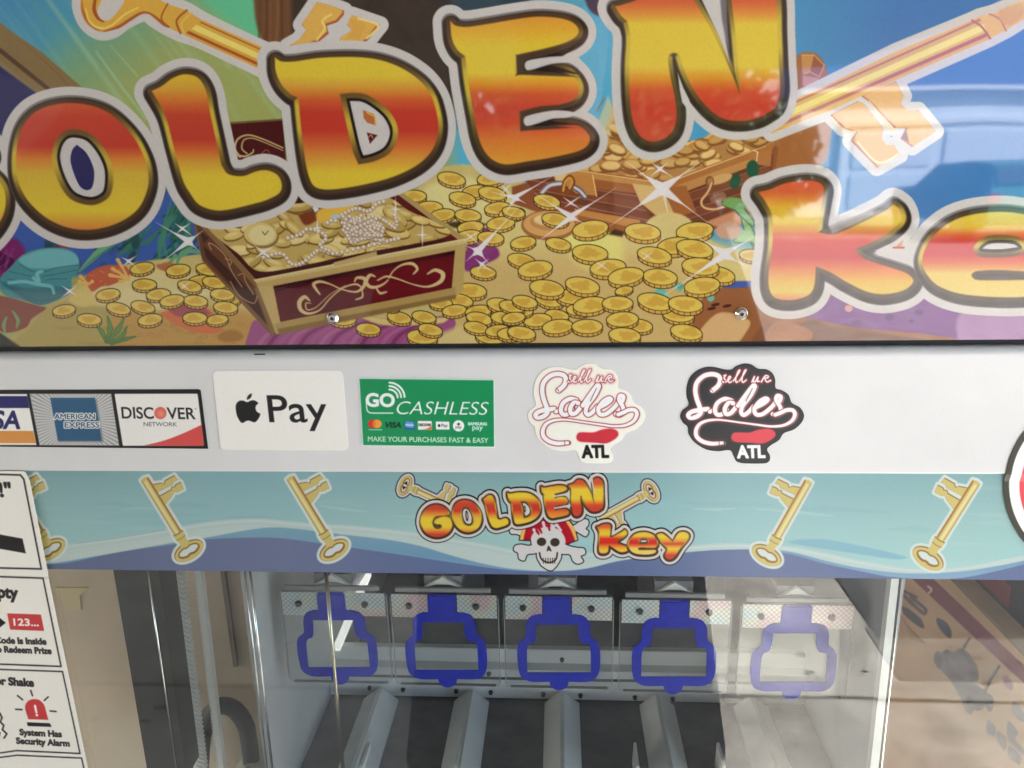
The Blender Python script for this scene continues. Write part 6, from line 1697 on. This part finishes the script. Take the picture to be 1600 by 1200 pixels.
def draw_carton(A):
    rnd = random.Random(3)
    q = lambda p: sc_(p, 1330, 880, 3.748)
    A.c[:] = (176, 138, 98)
    for i in range(60): A.fill([ell(rnd.uniform(1380, 1700), rnd.uniform(900, 1260), rnd.uniform(10, 40), rnd.uniform(4, 14), .7)], rnd.choice([(184, 148, 108), (166, 128, 92), (178, 142, 106)]), 0, 8, .5)
    A.fill([q([(330, 60), (450, 60), (990, 580), (1200, 790), (1200, 880), (975, 670), (370, 105)])], (112, 42, 48), 0, 1)
    K = (58, 54, 54)
    mower = cr(q([(486, 540), (500, 515), (530, 522), (560, 505), (600, 525), (640, 498), (690, 530), (735, 600), (748, 680), (730, 700), (800, 760), (830, 790), (828, 850), (805, 866), (780, 830), (770, 850), (740, 862), (715, 850), (700, 882), (672, 866), (640, 790), (590, 700), (560, 660), (500, 600)]))
    A.fill([mower], (74, 68, 70), 0, 1.4); A.fill([cr(q([(560, 540), (640, 530), (690, 600), (690, 680), (620, 640)]))], (96, 88, 92), 0, 4); A.fill([ell(*q([(700, 820)])[0], 6, 12, -.3)], (48, 46, 48), 0, 1.5); A.fill([ell(*q([(512, 570)])[0], 6, 12, -.3)], (48, 46, 48), 0, 1.5)
    A.line(q([(692, 440), (650, 512)]), 4, K, smooth=False); A.line(q([(866, 604), (812, 690), (780, 760)]), 4.5, K, smooth=False)
    A.fill([cr(q([(505, 320), (560, 350), (586, 400), (580, 440), (540, 410), (505, 360)]))], K, 0, 1); A.fill([cr(q([(300, 255), (340, 270), (410, 330), (425, 380), (380, 360), (310, 300)]))], K, 0, 1.2)
    for pts in ([(350, 200), (435, 270), (425, 295), (345, 225)], [(300, 160), (380, 200)], [(310, 190), (360, 240)]): A.line(q(pts), 5, (84, 66, 58), aa=1.2)
    for i in range(7): A.line(q([(290 + 10 * i, 310 + 22 * i), (380 + 9 * i, 420 + 8 * i)]), 1.2, (120, 90, 70), smooth=False, alpha=.6)
    for p in ((918, 700),): A.fill([ell(*q([p])[0], 6, 13, -.5)], (120, 70, 76), 0, 1.5)
    for pts in ([(800, 920), (845, 960), (840, 1010), (795, 990)], [(856, 985), (905, 1025), (900, 1095), (860, 1050)], [(925, 1070), (985, 1120), (985, 1180), (925, 1130)], [(920, 925), (975, 990), (960, 1030), (1010, 1090), (1005, 1120), (920, 1030)], [(950, 810), (1010, 870), (1010, 930), (945, 880)]): A.fill([cr(q(pts))], (110, 100, 96), 0, 1.2)
    A.line(q([(450, 135), (470, 155), (455, 175)]), 3, (200, 160, 140))


carton = empty('shipping_carton', (X0 + .2, .3, 0), 'brown carton printed with a maroon stripe and a lawn mower, behind the glass at right', 'carton')
top_w = X0 + .5
bx = box('box_body', X0 + .0008, top_w, ya, yb2, 0.25, zt + .012, pm('corrugated_card', (.40, .27, .16), .8, noise=.12, nscale=14), carton, bev=.002)
A = Art(ya + .002, yb2 - .002, .2, zt + .0105, X0, .0018, (176, 138, 98), axis='x')
draw_carton(A)
A.ink = 1.9
A.mesh('printed_side', print_mat('card_print', .75, grain=.12), carton)
c2 = box('appliance_carton', X0 + .03, top_w - .05, .34, yb2 + .25, zt + .0125, zt + .34, pm('dark_carton', (.035, .032, .032), .5, noise=.6, nscale=9), None, bev=.002)
tag(c2, 'dark carton standing on the brown carton at the right', 'carton')
bm = bmesh.new(); bm_box(bm, X0 + .0292, X0 + .0299, .4, .8, zt + .02, zt + .05); from_bm('red_band', bm, pm('red_card', (.3, .05, .05), .6), c2)

# a dark hoop-shaped tube standing behind the left bay
def sweep(name, pts, r, mat):
    cu = bpy.data.curves.new(name, 'CURVE')
    cu.dimensions = '3D'; cu.bevel_depth = r; cu.bevel_resolution = 5
    sp = cu.splines.new('POLY'); sp.points.add(len(pts) - 1)
    for i_, p in enumerate(pts): sp.points[i_].co = (*p, 1)
    ob = bpy.data.objects.new(name, cu); COL.objects.link(ob)
    me = bpy.data.meshes.new_from_object(ob.evaluated_get(bpy.context.evaluated_depsgraph_get()))
    bpy.data.objects.remove(ob)
    return link_mesh(name, me, mat, None, True)


hp_ = cr([tuple(P(*q, .075)[[0, 2]]) for q in ((312, 1225), (316, 1160), (324, 1122), (344, 1103), (368, 1110), (386, 1140), (396, 1225))], False, 8)
h = sweep('dark_hoop', [(a[0], .075, a[1]) for a in hp_], .0078, pm('slate_plastic', (.06, .066, .074), .5))
tag(h, 'dark grey hoop standing behind the toothed belts at the left', 'handle')
